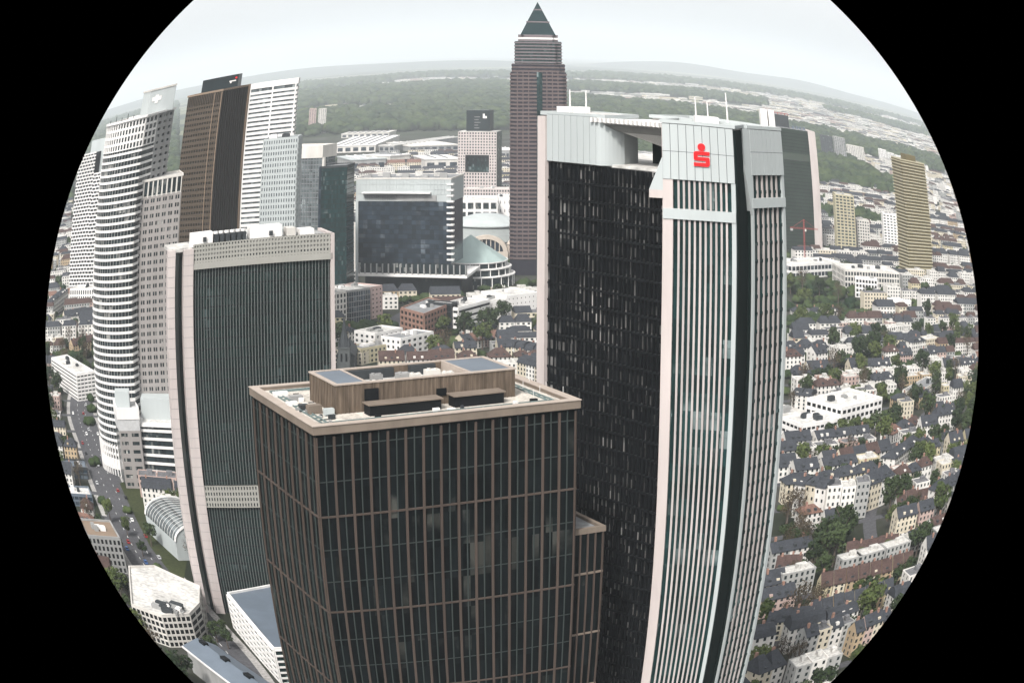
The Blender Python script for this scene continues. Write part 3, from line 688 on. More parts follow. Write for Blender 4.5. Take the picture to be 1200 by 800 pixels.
# ---- brown tower with black sign box
D_=1050
H=[A(212,200,D_+8),A(253,200,D_-4),A(281,200,D_+30),A(240,180,D_+46)]
pL,pC,pR=polar(-10.49,D_+10),polar(-9.14,D_),polar(-8.18,D_+28)
H=[pL,pC,pR,(pL[0]+17,pL[1]+34)]; zh=191
t=thing('office_tower','slim brown tower with shaded right side and black sign box on its roof','tower',centre(H)); taken(H)
MB().prism(H,0,zh-.4).build('core',mat('bronze_glass',(.014,.011,.008),.4,.2,.2),t)
g=MB(); l=dist(pL,pC); grid(g,pL,pC,0,zh-8,54,14,.55,1.9,.35); g.build('facade_grid',mat('bronze_panel',(.056,.043,.031),.5,.12,.1),t)
MB().ebox(pL,pC,l*.78,l*.80,.3,.9,0,zh-1).build('corner_rib',M['sand_brown'],t); MB().ebox(pL,pC,l-.6,l,.3,.9,0,zh-1).build('corner_rib',M['sand_brown'],t)
g=MB(); grid(g,pL,pC,zh-8,zh,1,20,.5,.7,.5); g.build('top_louvres',MATS['bronze_panel'],t)
l=dist(pC,pR); nb=12
for k in range(nb+1): MB().ebox(pC,pR,max(0,k*l/nb-.25),min(l,k*l/nb+.25),.02,.6,0,zh).build('rib',mat('shaded_bronze_rib',(.022,.020,.017),.5,.12,.1),t)  # shade of the right face is put into the darker rib colour
MB().ebox(pC,pR,l-1.3,l+.3,.1,1.0,0,zh+.8).build('corner_rib',M['sand_brown'],t)
MB().ring(H,.6,zh-.6,zh+.7,-.5).build('parapet',M['sand_brown'],t); MB().prism(offset(H,-.4),zh-.39,zh-.1).build('roof',M['roof_grey'],t)
sb=[polar(-10.0,D_+12),polar(-8.62,D_+16),polar(-8.5,D_+36),polar(-9.9,D_+34)]
zs_=Zt(262,90,D_+14)
MB().prism(sb,zh-.09,zs_).build('sign_box',mat('black_sign_panel',(.014,.02,.022),.4,.15,.1),t)
g=MB(); ls=dist(sb[0],sb[1]); zz=(zh+zs_)/2+.5
g.ebox(sb[0],sb[1],ls-6.2,ls-1.6,.02,.35,zz-.5,zz+.3); g.ebox(sb[0],sb[1],ls-5.6,ls-4.6,.02,.35,zz-1.5,zz-.5); g.build('sign_stroke',M['white'],t)
MB().ebox(sb[0],sb[1],ls-2.3,ls-1.1,.02,.36,zz+1.2,zz+2.3).build('sign_dot',M['red'],t)

# ---- white banded tower and its lower gridded block
D_=1250
W=rect(polar(-8.15,D_-2),polar(-6.47,D_+6),26); zw_=Zt(330,95,D_)
t=thing('office_tower','flat white tower with thin horizontal window bands, right of the slim brown tower','tower',centre(W)); taken(W)
MB().prism(W,0,zw_-.4).build('core',M['g_grey'],t)
for j in range(int((zw_-4)/3.3)): MB().ring(W,.4,j*3.3,j*3.3+1.9,-.1).build('spandrel_band',M['white'],t)
MB().ring(W,.62,zw_-3.5,zw_+.6,-.4).build('parapet',M['white'],t); MB().prism(offset(W,-.3),zw_-.39,zw_-.1).build('roof',M['roof_pale'],t)
l=dist(W[0],W[1])
for s in (.02,.5,.97): MB().ebox(W[0],W[1],s*l-.5,s*l+.5,.4,.8,0,zw_-3.5).build('vertical_joint',M['white'],t)
D_=1235; W2=rect(polar(-7.45,D_-10),polar(-6.3,D_-6),22); z2=Zt(330,163,D_-8)
block('office_tower','lower white gridded block standing in front of the flat white banded tower','tower',W2,z2,38,[14,8],M['pale_grey'],M['g_grey'],M['dark_grey'],1.0,1.7,.5,.8,2,seed=5)

# ---- grey curved glass tower
D_=1500
ck=[]; c0=polar(-6.2,D_+38); 
for k in range(15):
    a=R(205+(292-205)*k/14); ck.append((c0[0]+37*math.cos(a)*.55+2,c0[1]+37*math.sin(a)))
e_=polar(-5.45,D_+8); K=[polar(-6.95,D_+16)]+[polar(-6.95+1.45*k/8,D_+16-17*math.sin(math.pi*.5*k/8)) for k in range(1,9)]+[polar(-5.1,D_+22),polar(-6.6,D_+50)]
zk=129
t=thing('office_tower','rounded pale grey glass tower with a white rooftop collar','tower',centre(K)); taken(K)
MB().prism(K,0,zk-8).build('curtain_wall',M['g_grey'],t)
g=MB()
for k in range(8): 
    l=dist(K[k],K[k+1]); 
    for s in (0,.5): g.ebox(K[k],K[k+1],s*l,s*l+.35,.01,.4,0,zk-8)
g.build('mullions',mat('grey_spandrel',(.13,.14,.145),.5,.08,.1),t)
for j in range(33): MB().ring(K,.12,j*3.65,j*3.65+.7,-.1).build('floor_line',MATS['grey_spandrel'],t)
MB().ring(K,.9,zk-10,zk,-1).build('collar',M['offwhite'],t); MB().prism(offset(K,-.8),zk-8,zk-3).build('roof',M['roof_pale'],t)
MB().ebox(K[8],K[9],0,2.2,.1,2.2,0,zk-10).build('edge_fin',M['pink_stone'] if 0 else M['offwhite'],t)
K2=[polar(-5.55,D_-8),polar(-4.72,D_+2),polar(-4.5,D_+30),polar(-5.4,D_+30)]
t=thing('glass_tower','dark teal glass block joined to the right of the rounded grey tower','tower',centre(K2)); taken(K2)
MB().prism(K2,0,111.5).build('curtain_wall',M['g_teal'],t)
for j in range(31): MB().ring(K2,.1,j*3.6,j*3.6+.45,-.1).build('floor_line',M['black'],t)
MB().ring(K2,.4,110.9,112.6,-.4).build('parapet',M['dark_grey'],t); MB().prism(offset(K2,-.4),111.52,111.9).build('roof',M['roof_grey'],t)
MB().ebox(K2[0],K2[1],-.6,.9,-3,1,0,112).build('edge_fin',M['g_blue'],t)

# ---- broad dark glass office block with pale top
D_=1615; G0,G1=polar(-4.42,D_),polar(-1.72,D_); GB=rect(G0,G1,46); zg=76
t=thing('office_block','broad dark glass block with pale overhanging top storeys, left of the pointed tower','office',centre(GB)); taken(GB)
MB().prism(GB,26,zg).build('curtain_wall',M['g_blue'],t)
for j in range(13): MB().ebox(GB[0],GB[1],.3,dist(G0,G1)-.3,.02,.15,27+j*3.75,27.35+j*3.75).build('floor_line',M['black'],t)
cap=[offset(GB,.5)[0],offset(GB,.5)[1],offset(GB,.5)[2],offset(GB,.5)[3]]
MB().prism(cap,zg+.01,94).build('top_storeys',M['pale_grey'],t)
g=MB(); grid(g,cap[0],cap[1],zg+6,94,3,28,.5,.5,.35); g.build('top_panels',M['pale_grey'],t)
MB().ebox(cap[0],cap[1],6,dist(*cap[:2])-16,.02,4.5,zg+6.5,zg+7.4).build('canopy_edge',M['white'],t)
MB().prism([lerp(cap[0],cap[1],.1),lerp(cap[0],cap[1],.85),(lerp(cap[0],cap[1],.85)[0],lerp(cap[0],cap[1],.85)[1]-.8),(lerp(cap[0],cap[1],.1)[0],cap[0][1]-.8)][::-1],zg+.5,zg+5,True,True).build('window_row',M['concrete'],t)
MB().ring(cap,.3,93.7,95,-.5).build('parapet',M['offwhite'],t); MB().prism(offset(cap,-.5),94.01,94.4).build('roof',M['roof_grey'],t)
for k in range(9): 
    c=inset_pt(cap,.08+k*.1,.3+.3*(k%2)); MB().box(c[0],c[1],94.4,6,7,1.6+k%3).build('ventilation_unit',M['roof_pale' if k%2 else 'concrete'],t)
for j in range(20): MB().ebox(GB[1],GB[2],-1.2,3.4,-3,2.4,2+j*4.6,3.3+j*4.6).build('corner_ledge',M['white'],t)
MB().ebox(GB[0],GB[1],-.6,1.6,.02,1.2,0,zg).build('edge_fin',M['pale_grey'],t)
base=rect(polar(-4.35,D_-14),polar(-1.3,D_-10),60)
MB().prism(offset(base,-4),0,17).build('podium_glass',M['g_dark'],t); 
MB().prism(offset(base,1.0),17.01,19).build('podium_roof',M['white'],t); taken(base)
l=dist(base[0],base[1])
for k in range(19): MB().ebox(base[0],base[1],k*l/18-.45,k*l/18+.45,-1.5,.4,19,27).build('column',M['concrete'],t)
MB().ebox(base[0],base[1],0,l,-6,-5,19,27).build('gallery_wall',M['g_win'],t)

# ---- pointed tower
D_=1788; half=24.5; c0=polar(.72,D_+half); 
def sq(h,cut=0,rot=R(-.7)):
    pts=[]
    for sx,sy in ((-1,-1),(1,-1),(1,1),(-1,1)):
        if not cut: pts.append((sx*h,sy*h))
        else:
            a=[(sx*h,sy*(h-cut)),(sx*(h-cut),sy*(h-cut)),(sx*(h-cut),sy*h)]
            pts+= a if (sx*sy>0) else a[::-1]
    c,s=math.cos(rot),math.sin(rot); return [(c0[0]+x*c-y*s,c0[1]+x*s+y*c) for x,y in pts]
t=thing('skyscraper','red granite skyscraper with stepped top and glass pyramid roof, tallest on the skyline','tower',(c0[0],c0[1],0)); taken(sq(half))
MB().prism(sq(half,3.2),0,181).build('curtain_wall',mat('plum_glass',(.014,.013,.019),.35,.2,.1),t)
for j in range(47):
    z=14+j*3.56; MB().ring(sq(half,3.2),.55,z,z+1.7,-.1).build('granite_band',M['red_granite'],t)
for sx in (-.75,-.55,-.35,.30,.5,.7): 
    p,q=sq(half)[0],sq(half)[1]; l=dist(p,q); MB().ebox(p,q,(sx+1)/2*l-.5,(sx+1)/2*l+.5,.0,.75,14,181).build('granite_pier',M['red_granite'],t)
MB().ebox(sq(half)[0],sq(half)[1],half*.94,half*1.14,.1,.95,0,181).build('glass_strip',M['g_teal'],t)
cyl=lambda r,n=40:[(c0[0]+r*math.cos(2*math.pi*k/n),c0[1]+r*math.sin(2*math.pi*k/n)) for k in range(n)]
MB().prism(sq(half*.955,5),181.01,189).build('shoulder',M['red_granite'],t)
for j in range(2): MB().ring(sq(half*.955,5),.3,183+j*3.6,184.8+j*3.6,-.1).build('window_row',MATS['plum_glass'],t)
MB().prism(sq(half*.85,6),189.01,212).build('upper_shaft',M['g_teal'],t)
for j in range(7): MB().ring(sq(half*.85,6),.5,190+j*3.3,191.4+j*3.3,-.1).build('granite_band',mat('grey_granite',(.12,.10,.105),.6,.1,.1),t)
MB().prism(sq(half*.73,5),212.01,219).build('crown_base',MATS['grey_granite'],t); MB().ring(sq(half*.73,5),.4,214,216,-.1).build('window_row',M['white'],t)
py=mat('green_pyramid_glass',(.008,.020,.022),.7,.15,.1,0,.05)
z0_,r0=219.01,half*.64
for a,b in ((0,.36),(.40,.74),(.78,1)):
    za,zb=z0_+a*36.5,z0_+b*36.5; MB().prism(sq(r0*(1-a)),za,zb,True,True,pts2=sq(max(.15,r0*(1-b)))).build('pyramid',py,t)
    if a: MB().prism(sq(r0*(1-a)*1.12),za-1.45,za-.02).build('pyramid_ledge',MATS['grey_granite'],t)

# ---- gridded tower with a square opening and a black sign cube on top
D_=2561; T0=polar(-1.52,D_); T1=polar(-.44,D_); TB=rect(T0,T1,30); l=dist(T0,T1)
t=thing('gate_tower','pink gridded tower with square opening and black cube on its roof','tower',centre(TB)); taken(TB)
hx0,hx1,hz0,hz1=l*.19,l*.81,41,63
def part_grid(s0,s1,z0,z1,nc,nf,nm):
    MB().ebox(T0,T1,s0,s1,-30,0,z0,z1).build('glazing',M['g_win'],t); g=MB(); grid(g,T0,T1,z0,z1,nf,nc,1.5,1.6,.6,s0,s1); g.build(nm,M['pink_stone'] if 0 else mat('pink_grid_stone',(.40,.355,.34),.7,.08,.1),t)
part_grid(0,l,hz1,92.5,14,8,'upper_grid'); part_grid(0,hx0,hz0,hz1-.01,3,6,'left_grid'); part_grid(hx1,l,hz0,hz1-.01,3,6,'right_grid'); part_grid(0,l,0,hz0-.01,14,10,'lower_grid')
MB().ebox(T0,T1,hx0,hx1,-28,-14,hz0,hz1-.02).build('inner_glass',M['g_teal'],t)
MB().prism(offset(TB,-.5),92.51,93.2).build('roof',M['roof_pale'],t)
bx0,bx1=l*.20,l*.81
MB().ebox(T0,T1,bx0,bx1,-24,-3,93.21,120.5).build('roof_cube',MATS['black_sign_panel'],t)
g=MB()
for j,(a,b) in enumerate(((.34,.55),(.34,.5),(.34,.6),(.34,.52),(.34,.58))): g.ebox(T0,T1,bx0+(bx1-bx0)*a,bx0+(bx1-bx0)*b,-3,-2.6,97+j*3.6,97.8+j*3.6)
g.build('sign_lines',M['concrete'],t)
g=MB(); g.ebox(T0,T1,bx1-9,bx1-6.5,-3,-2.6,110,116); g.ebox(T0,T1,bx1-6.5,bx1-4,-3,-2.6,110,113); g.build('sign_mark',M['white'],t)
TW=rect(polar(-1.35,D_-60),polar(.3,D_-55),22)
block('office_wing','low pink gridded wing at the foot of the gate tower','office',TW,24,6,[22,5],MATS['pink_grid_stone'],M['g_win'],None,1.4,1.6,.5)

# ---- checkered white tower at the far left
D_=1700; C=rect(polar(-15.35,D_+30),polar(-13.72,D_),30)
t=thing('office_tower','tall white checkered tower with black windows behind the curved tower, leftmost tower','tower',centre(C)); taken(C)
zc_l,zc_r=147,123; l=dist(C[0],C[1])
for (s0,s1,zz) in ((0,l*.56,zc_l),(l*.56,l,zc_r)):
    MB().ebox(C[0],C[1],s0,s1,-30,0,6,zz).build('glazing',M['g_dark'],t); g=MB(); n=int((s1-s0)/5.2); nf=int(zz/3.9)
    for j in range(nf):
        z=6+j*(zz-6)/nf; g.ebox(C[0],C[1],s0,s1,-.1,.6,z,z+1.5)
        for k in range(n+1): 
            sh=(j%2)*.5; x=s0+(k+sh)*(s1-s0)/n; 
            if x<s1: g.ebox(C[0],C[1],x,min(s1,x+.8),-.05,.5,z+1.4,z+3.9)
    g.ebox(C[0],C[1],s0,s1,-1,.6,zz-.5,zz+1); g.build('facade_grid',M['white'],t)
MB().ebox(C[0],C[1],l*.2,l*.75,-24,-14,zc_r,161).build('pale_head',M['pale_grey'],t)
block('office_block','small white block with three tall window slots at the foot of the checkered tower','office',rect(polar(-15.3,1560),polar(-13.8,1540),24),22,4,[13,5],M['white'],M['g_dark'],None,1.6,1.6,.4,seed=9)

# ---- dark tower right of the three-sided tower
D_=2015; X0,X1=polar(7.7,D_-10),polar(9.16,D_); X2=polar(9.42,D_+4); X=rect(X0,X1,38); zx=134
t=thing('office_tower','dark olive glass tower with pale right edge, behind the white ribbed shafts','tower',centre(X)); taken(X)
MB().prism(X,0,zx).build('curtain_wall',mat('olive_glass',(.016,.024,.018),.3,.2,.1),t)
for j in range(34): MB().ring(X,.1,j*3.9,j*3.9+.5,-.1).build('floor_line',M['black'],t)
MB().ring(X,.14,98,106,-.1).build('plant_band',mat('olive_panel',(.035,.045,.035),.5,.1,.1),t)
MB().ebox(X[0],X[1],dist(X0,X1)+.05,dist(X0,X2),-38,.5,0,zx+1).build('edge_wall',MATS['pinkish_white_panel'],t)
MB().prism(offset(X,-.6),zx+.01,zx+.8).build('roof',M['roof_grey'],t)
pts=rect(polar(8.0,D_),polar(8.5,D_),14); MB().prism(pts,zx+.8,zx+15).build('roof_tower',M['dark_grey'],t)
g=MB(); 
for k in range(5): g.tube((*lerp(pts[0],pts[1],k/4),zx+15),(*lerp(pts[0],pts[1],k/4),zx+17.5),.35,5)
g.ebox(pts[0],pts[1],0,dist(pts[0],pts[1]),-.3,.3,zx+17,zx+17.6); g.build('red_railing',M['red_paint'],t)
for k in range(4): 
    c=lerp(X[0],X[1],.66+k*.09); MB().tube((c[0],c[1]+6,zx+.8),(c[0],c[1]+6,zx+4),1.8,8).build('roof_tank',M['roof_blue'],t)

# ---- tower crane in front of it
D_=1850; cb_=A(943,300,D_); zc_=Zt(943,268,D_)
t=thing('tower_crane','red tower crane working in front of the dark olive tower','crane',(cb_[0],cb_[1],0))
def lattice(m,a,b,w,n,r):
    a,b=Vector(a),Vector(b); d=(b-a).normalized(); u=d.orthogonal().normalized()*w/2; v=d.cross(u.normalized())*w/2
    cs=[u+v,u-v,-u-v,-u+v]
    for c in cs: m.tube(a+c,b+c,r,4)
    for k in range(n):
        p=a.lerp(b,k/n); q=a.lerp(b,(k+1)/n)
        for i in range(4): m.tube(p+cs[i],q+cs[(i+1)%4],r*.7,3)
    return m
lattice(MB(),(cb_[0],cb_[1],0),(cb_[0],cb_[1],zc_+9),1.2,22,.11).build('mast',M['red_paint'],t)
j0=A(925,262,D_); j1=A(960,275,D_); mid=Vector((cb_[0],cb_[1],zc_))
lattice(MB(),mid-Vector((16,0,0)),mid+Vector((17,4,0)),1.1,14,.10).build('jib',M['red_paint'],t)
g=MB(); g.tube(mid+Vector((0,0,9)),mid+Vector((14,3,.6)),.15,4); g.tube(mid+Vector((0,0,9)),mid-Vector((13,0,-.6)),.15,4); g.build('tie_bar',M['red_paint'],t)
MB().box(cb_[0]-14,cb_[1],zc_-2.8,3,1.6,2.4).build('counterweight',M['concrete'],t); MB().box(cb_[0]+1.6,cb_[1]-.6,zc_-2.6,1.6,1.6,2.2).build('cab',M['offwhite'],t)

# ---- residential towers on the right
D_=2000; Y=rect(polar(10.0,D_),polar(10.72,D_+2),26)
block('apartment_tower','slim sand-coloured apartment tower with regular window grid beyond the park','tower',Y,66,19,[5,7],M['yellowish'],M['g_win'],M['roof_pale'],1.5,1.5,.6,1.0,2)
block('apartment_block','pale stepped block just right of the slim sand-coloured tower','apartment block',rect(polar(10.8,D_+30),polar(11.3,D_+32),20),38,11,[5,6],M['offwhite'],M['g_win'],None,1.4,1.7,.5)
D_=1830; zr=Zt(1068,190,D_); V=rect(polar(13.05,D_-10),polar(14.05,D_+18),30); V=[polar(12.55,D_+10),polar(13.0,D_-14),polar(14.15,D_+10),polar(13.8,D_+40)]
t=thing('apartment_tower','tall ochre tower ringed by balcony bands near the right rim','tower',centre(V)); taken(V)
MB().prism(V,0,zr-.4).build('core',mat('ochre_wall',(.10,.08,.035),.7,.1,.1),t)
for j in range(int(zr/3.5)): MB().ring(V,1.2,j*3.5+.9,j*3.5+1.9,-.1).build('balcony_band',M['yellowish'],t)
MB().ring(V,.4,zr-.5,zr+.8,-.4).build('parapet',M['yellowish'],t); MB().prism(offset(V,-.3),zr-.39,zr-.1).build('roof',M['roof_grey'],t)
c=centre(V); MB().box(c[0],c[1],zr-.1,18,14,7,.3).build('plant_room',MATS['ochre_wall'],t)
W_=rect(A(1037,300,2100),A(1056,300,2105),16)
block('apartment_tower','narrow white tower left of the ochre balcony tower','tower',W_,46,13,[5,4],M['white'],M['g_win'],None,2.0,1.8,.4)
for k,(x0,x1,y0,y1,mm,lb) in enumerate(((964,978,160,190,'dark_grey','left half of the dark slab tower pair near the horizon'),(979,993,162,192,'concrete','right half of the dark slab tower pair near the horizon'),(994,1014,172,190,'offwhite','broad cream slab block right of the dark slab tower pair'),(1031,1040,176,190,'white','white slab, left one of three near the ochre tower'),(1041,1049,180,192,'white','white slab, middle one of three near the ochre tower'),(1050,1057,183,194,'white','white slab, right one of three near the ochre tower'),(361,369,128,157,'pink_stone','left half of the far twin tower above the exhibition halls'),(372,381,128,156,'offwhite','right half of the far twin tower above the exhibition halls'))):
    b0=P((x0+x1)/2,y1,0); D_=math.hypot(*b0); pts=rect(A_(x0,y1,D_),A_(x1,y1,D_),22); z=Zt_((x0+x1)/2,y0,D_)
    block('apartment_tower',lb,'tower',pts,z,max(4,int(z/3.4)),[max(3,int(dist(pts[0],pts[1])/5)),4],M[mm],M['g_win'],None,2.0,1.5,.5,1,1,seed=k)

# =================================================================== LOW BUILDINGS PLACED BY SURVEY
def low(name,label,cat,xl,yl,xr,yr,yt,depth,nf,cols,wallm=None,glassm=None,roofm=None,**k):
    a,b=P(xl,yl),P(xr,yr); D_=math.hypot(*a); z=max(4,Zt_(xl,yt,D_))
    return block(name,label,cat,rect(a,b,depth),z,nf,cols,wallm,glassm,roofm,**k)
low('office_block','white gridded office block at the right foot of the dark green tower','office',386,384,406,381,345,26,6,[5,7],M['offwhite'],M['g_win'],M['roof_grey'],pier=1.2,sp=1.3,dep=.6)
low('office_block','dark glass office block with stone corner pier beside the white gridded block','office',409,379,434,375,342,30,6,[9,7],M['concrete'],M['g_blue'],M['roof_pale'],pier=.3,sp=.5,dep=.2,seed=3)
low('stair_block','narrow stone block with small windows right of the dark glass office','office',435,374,448,371,338,26,7,[3,7],M['pink_stone'],M['g_win'],M['roof_pale'],pier=2.6,sp=2.2,dep=.4,units=1)
# brown brick office with two visible faces
a,b,c=P(470,394),P(497,402),P(529,388); z=Zt_(497,369,math.hypot(*b))
block('office_block','brown brick office block with square windows beyond the gravel roof','office',[a,b,c,(a[0]+c[0]-b[0],a[1]+c[1]-b[1])],z,5,[6,9],M['brick'],M['g_dark'],M['roof_grey'],pier=1.7,sp=1.7,dep=.6,units=5,seed=8,group=None)
low('stair_block','dark glazed link block between brown brick office and white banded office','office',529,391,536,389,357,18,4,[2,4],M['dark_grey'],M['g_dark'],None,pier=.4,sp=.5,units=0)
low('office_block','white office block with dark horizontal window bands right of the brown brick office','office',537,391,574,380,362,20,4,[1,5],M['white'],M['g_dark'],M['roof_pale'],pier=.5,sp=2.6,dep=.5,units=4,seed=2)
low('office_block','plain white link wing between banded office and white cube house','office',575,379,593,377,353,24,4,[4,4],M['white'],M['g_win'],M['roof_pale'],pier=3,sp=2.6,dep=.3,units=3,seed=4)
low('office_block','white cube block with small square windows left of the bank tower','office',594,377,632,372,348,30,5,[8,6],M['white'],M['g_dark'],M['roof_pale'],pier=3.0,sp=2.6,dep=.4,units=4,seed=6)
low('apartment_house','white modern terrace house with roof deck below the brown brick office','house',440,417,472,410,392,18,4,[6,4],M['white'],M['g_win'],M['roof_pale'],pier=2.4,sp=1.8,seed=11)
low('apartment_house','white stepped house with balconies right of the white terrace house','house',470,424,508,415,398,16,4,[6,4],M['white'],M['g_win'],M['roof_grey'],pier=2.4,sp=1.8,seed=12)
low('apartment_house','pale yellow house with dormer roof below the white terrace house','house',424,427,462,420,410,14,3,[8,4],M['yellowish'],M['g_win'],M['roof_grey'],pier=1.6,sp=1.4,seed=13)
low('warehouse','low blue-roofed long depot right of the white ribbed shafts','hall',928,327,986,323,311,34,2,[14,6],M['white'],M['g_blue'],M['roof_pale'],pier=.7,sp=2.4,units=6,seed=21)
low('office_block','broad courtyard office with setback top storey beyond the park','office',990,343,1054,345,317,44,4,[20,9],M['offwhite'],M['g_win'],M['roof_pale'],pier=1.0,sp=1.6,dep=.5,units=7,seed=22)
low('office_block','white gridded wing with tall square windows on the courtyard office','office',1003,348,1028,350,326,9,4,[7,2],M['white'],M['g_dark'],M['roof_pale'],pier=1.1,sp=1.5,dep=.7,units=1,seed=23)
low('school_building','long white two-storey building right of the gridded wing','school',1031,360,1067,364,351,14,2,[12,4],M['white'],M['g_dark'],M['roof_pale'],pier=1.2,sp=2.0,units=2,seed=24)
low('clinic','white flat-roofed clinic, nearer of two, with ribbon windows','clinic',938,524,984,515,499,22,3,[9,5],M['white'],M['g_dark'],M['roof_pale'],pier=.7,sp=2.3,units=5,seed=25)
low('clinic','white flat-roofed clinic with taller block, farther of two','clinic',984,513,1031,499,479,34,4,[9,7],M['white'],M['g_dark'],M['roof_pale'],pier=1.3,sp=2.0,units=6,seed=26)
low('clinic_wing','low white wing touching the white ribbed shafts, left of the nearer clinic','clinic',927,505,950,500,490,30,2,[5,6],M['offwhite'],M['g_dark'],M['roof_pale'],pier=1.2,sp=2.4,units=3,seed=27)
c=P(973,488,5); zt_=Zt_(973,457,math.hypot(*c))
t=thing('chimney_stack','thin white chimney stack rising between the two clinics','chimney',(c[0],c[1],0)); MB().tube((c[0],c[1],0),(c[0],c[1],zt_),1.0,10,.8).build('shaft',M['white'],t); MB().tube((c[0],c[1],zt_-.6),(c[0],c[1],zt_+.2),1.1,10).build('cap',M['concrete'],t)
low('office_block','long office block with strip windows near the right rim below the park','office',1075,475,1101,458,461,16,3,[10,4],M['offwhite'],M['g_dark'],M['roof_grey'],pier=.8,sp=1.8,units=3,seed=28)
# exhibition ground
EX=[('white flat hall roof far behind the rounded grey tower',385,180,440,178,172,330,M['white']),('white ribbed hall roof behind the dark glass block',444,178,462,178,171,300,M['roof_pale']),
('long low hall with thin white roof at the edge of the woods',392,148,490,146,145,120,M['offwhite']),('grey hall with dark long front behind the glass towers',411,203,452,201,188,110,M['pale_grey']),
('teal glazed hall front left of the brown hall',457,201,480,199,183,60,M['white']),('brown low hall left of the arcaded white hall',484,200,497,199,192,70,M['sand_brown']),
('white arcaded hall with square dark bays left of the gate tower',498,201,538,200,187,90,M['white']),('wide white sawtooth hall left of the gate tower',480,178,538,176,172,160,M['offwhite']),
('white hall seen through the gap in the bank tower roof',715,196,782,200,180,90,M['white']),('small white hall right of the gate tower',584,190,597,190,176,60,M['white']),('cream hall behind the white flat hall roof',400,162,456,160,158,90,M['offwhite'])]
for k,(lb,xl,yl,xr,yr,yt,dp,m) in enumerate(EX):
    a,b=P(xl,yl),P(xr,yr); D_=math.hypot(*a); z=max(9,Zt_(xl,yt,D_)); pts=rect(a,b,dp); t=thing('exhibition_hall',lb,'hall',centre(pts),'exhibition halls behind the towers'); taken(pts)
    MB().prism(pts,0,z-.5).build('wall',M['concrete' if k%2 else 'offwhite'],t); MB().prism(offset(pts,1.2),z-.49,z+1.2).build('roof',m,t)
    l=dist(a,b); n=max(3,int(l/14))
    for i in range(n): MB().ebox(a,b,(i+.18)*l/n,(i+.82)*l/n,.02,.4,z*.2,z*.72).build('bay_window',M['g_blue'],t)
    g=MB()
    for i in range(1,n): p,q=lerp(pts[0],pts[1],i/n),lerp(pts[3],pts[2],i/n); g.ebox(p,q,4,dist(p,q)-4,-1.0,1.0,z+1.2,z+2.6)
    g.build('roof_ridges',M['white' if k%2 else 'roof_grey'],t)
# domed festival hall
c=P(570,306); D_=math.hypot(*c); cx,cy=c[0],c[1]+42
t=thing('festival_hall','stone festival hall with zinc dome and big arched window left of the skyscraper','hall',(cx,cy,0)); taken([(cx-45,cy-40),(cx+45,cy-40),(cx+45,cy+45),(cx-45,cy+45)])
def revolve(prof,cx,cy,n=40,sx=1,sy=1):
    m=MB()
    for r_,z in prof:
        for k in range(n): m.v.append((cx+r_*sx*math.cos(2*math.pi*k/n),cy+r_*sy*math.sin(2*math.pi*k/n),z))
    for j in range(len(prof)-1):
        for k in range(n): m.f.append((j*n+k,j*n+(k+1)%n,(j+1)*n+(k+1)%n,(j+1)*n+k)); m.mi.append(0)
    return m
revolve([(41,0),(41,17),(42,17.2)],cx,cy).build('drum',M['slate_dome'],t)
revolve([(42,17.2),(38,23),(31,28.5),(31,30)],cx,cy).build('lower_dome',M['slate_dome'],t)
revolve([(33,30),(33,31),(24,36),(12,39.5),(.1,40.5)],cx,cy).build('upper_dome',M['pale_grey'],t)
fw=MB()
xl_,xr_=cx-20,cx+20; yf=cy-44
arcp=[(-17+0,0)]
n=20; outer=[(cx+19.5*math.cos(math.pi*k/n),yf,9+15*math.sin(math.pi*k/n)) for k in range(n+1)]; inner=[(cx+15.5*math.cos(math.pi*k/n),yf,9+11.5*math.sin(math.pi*k/n)) for k in range(n+1)]
for k in range(n):
    for dy in (0,):
        fw.poly([outer[k],outer[k+1],inner[k+1],inner[k]]); o0,o1=outer[k],outer[k+1]; fw.poly([o0,(o0[0],o0[1]+12,o0[2]),(o1[0],o1[1]+12,o1[2]),o1])
        i0,i1=inner[k],inner[k+1]; fw.poly([i0,i1,(i1[0],i1[1]+2,i1[2]),(i0[0],i0[1]+2,i0[2])])
fw.prism([(xl_,yf),(xr_,yf),(xr_,yf+12),(xl_,yf+12)],0,9); fw.build('arched_front',M['yellowish'] if 0 else mat('sandstone',(.40,.35,.30),.8,.1,.2),t)
gl=MB(); gl.poly([(x,yf+1.5,z) for x,_,z in inner]); gl.build('arched_window',M['g_blue'],t)
mb=MB()
for k in range(-3,4): 
    x=k*4; h=11.3*math.sqrt(max(0,1-(x/15.5)**2)); mb.prism([(cx+x-.4,yf+.8),(cx+x+.4,yf+.8),(cx+x+.4,yf+1.3),(cx+x-.4,yf+1.3)],9,9+h)
mb.build('window_bars',MATS['sandstone'],t)
for sx in (-1,1): revolve([(5,0),(5,15),(5.6,15.3),(3,19),(.1,20.5)],cx+sx*24,yf+8,16).build('corner_turret',MATS['sandstone'],t)
c=P(551,338); cx,cy=c[0],c[1]+30
t=thing('glass_pavilion','round stepped glass pavilion with pale green conical roof before the festival hall','pavilion',(cx,cy,0)); taken([(cx-36,cy-36),(cx+36,cy-36),(cx+36,cy+36),(cx-36,cy+36)])
for r_,a,b in ((36,0,9),(33,9.6,15),(30,15.6,20)):
    revolve([(r_,a),(r_,b)],cx,cy,36).build('glass_wall',M['g_win'],t); revolve([(r_-6,b),(r_+1.2,b),(r_+1.2,b+.9),(r_-6,b+.9)],cx,cy,36).build('roof_ring',M['white'],t)
    for k in range(0,24): 
        a_=2*math.pi*k/24; MB().tube((cx+(r_+.3)*math.cos(a_),cy+(r_+.3)*math.sin(a_),a),(cx+(r_+.3)*math.cos(a_),cy+(r_+.3)*math.sin(a_),b),.5,4).build('mullion',M['white'],t)
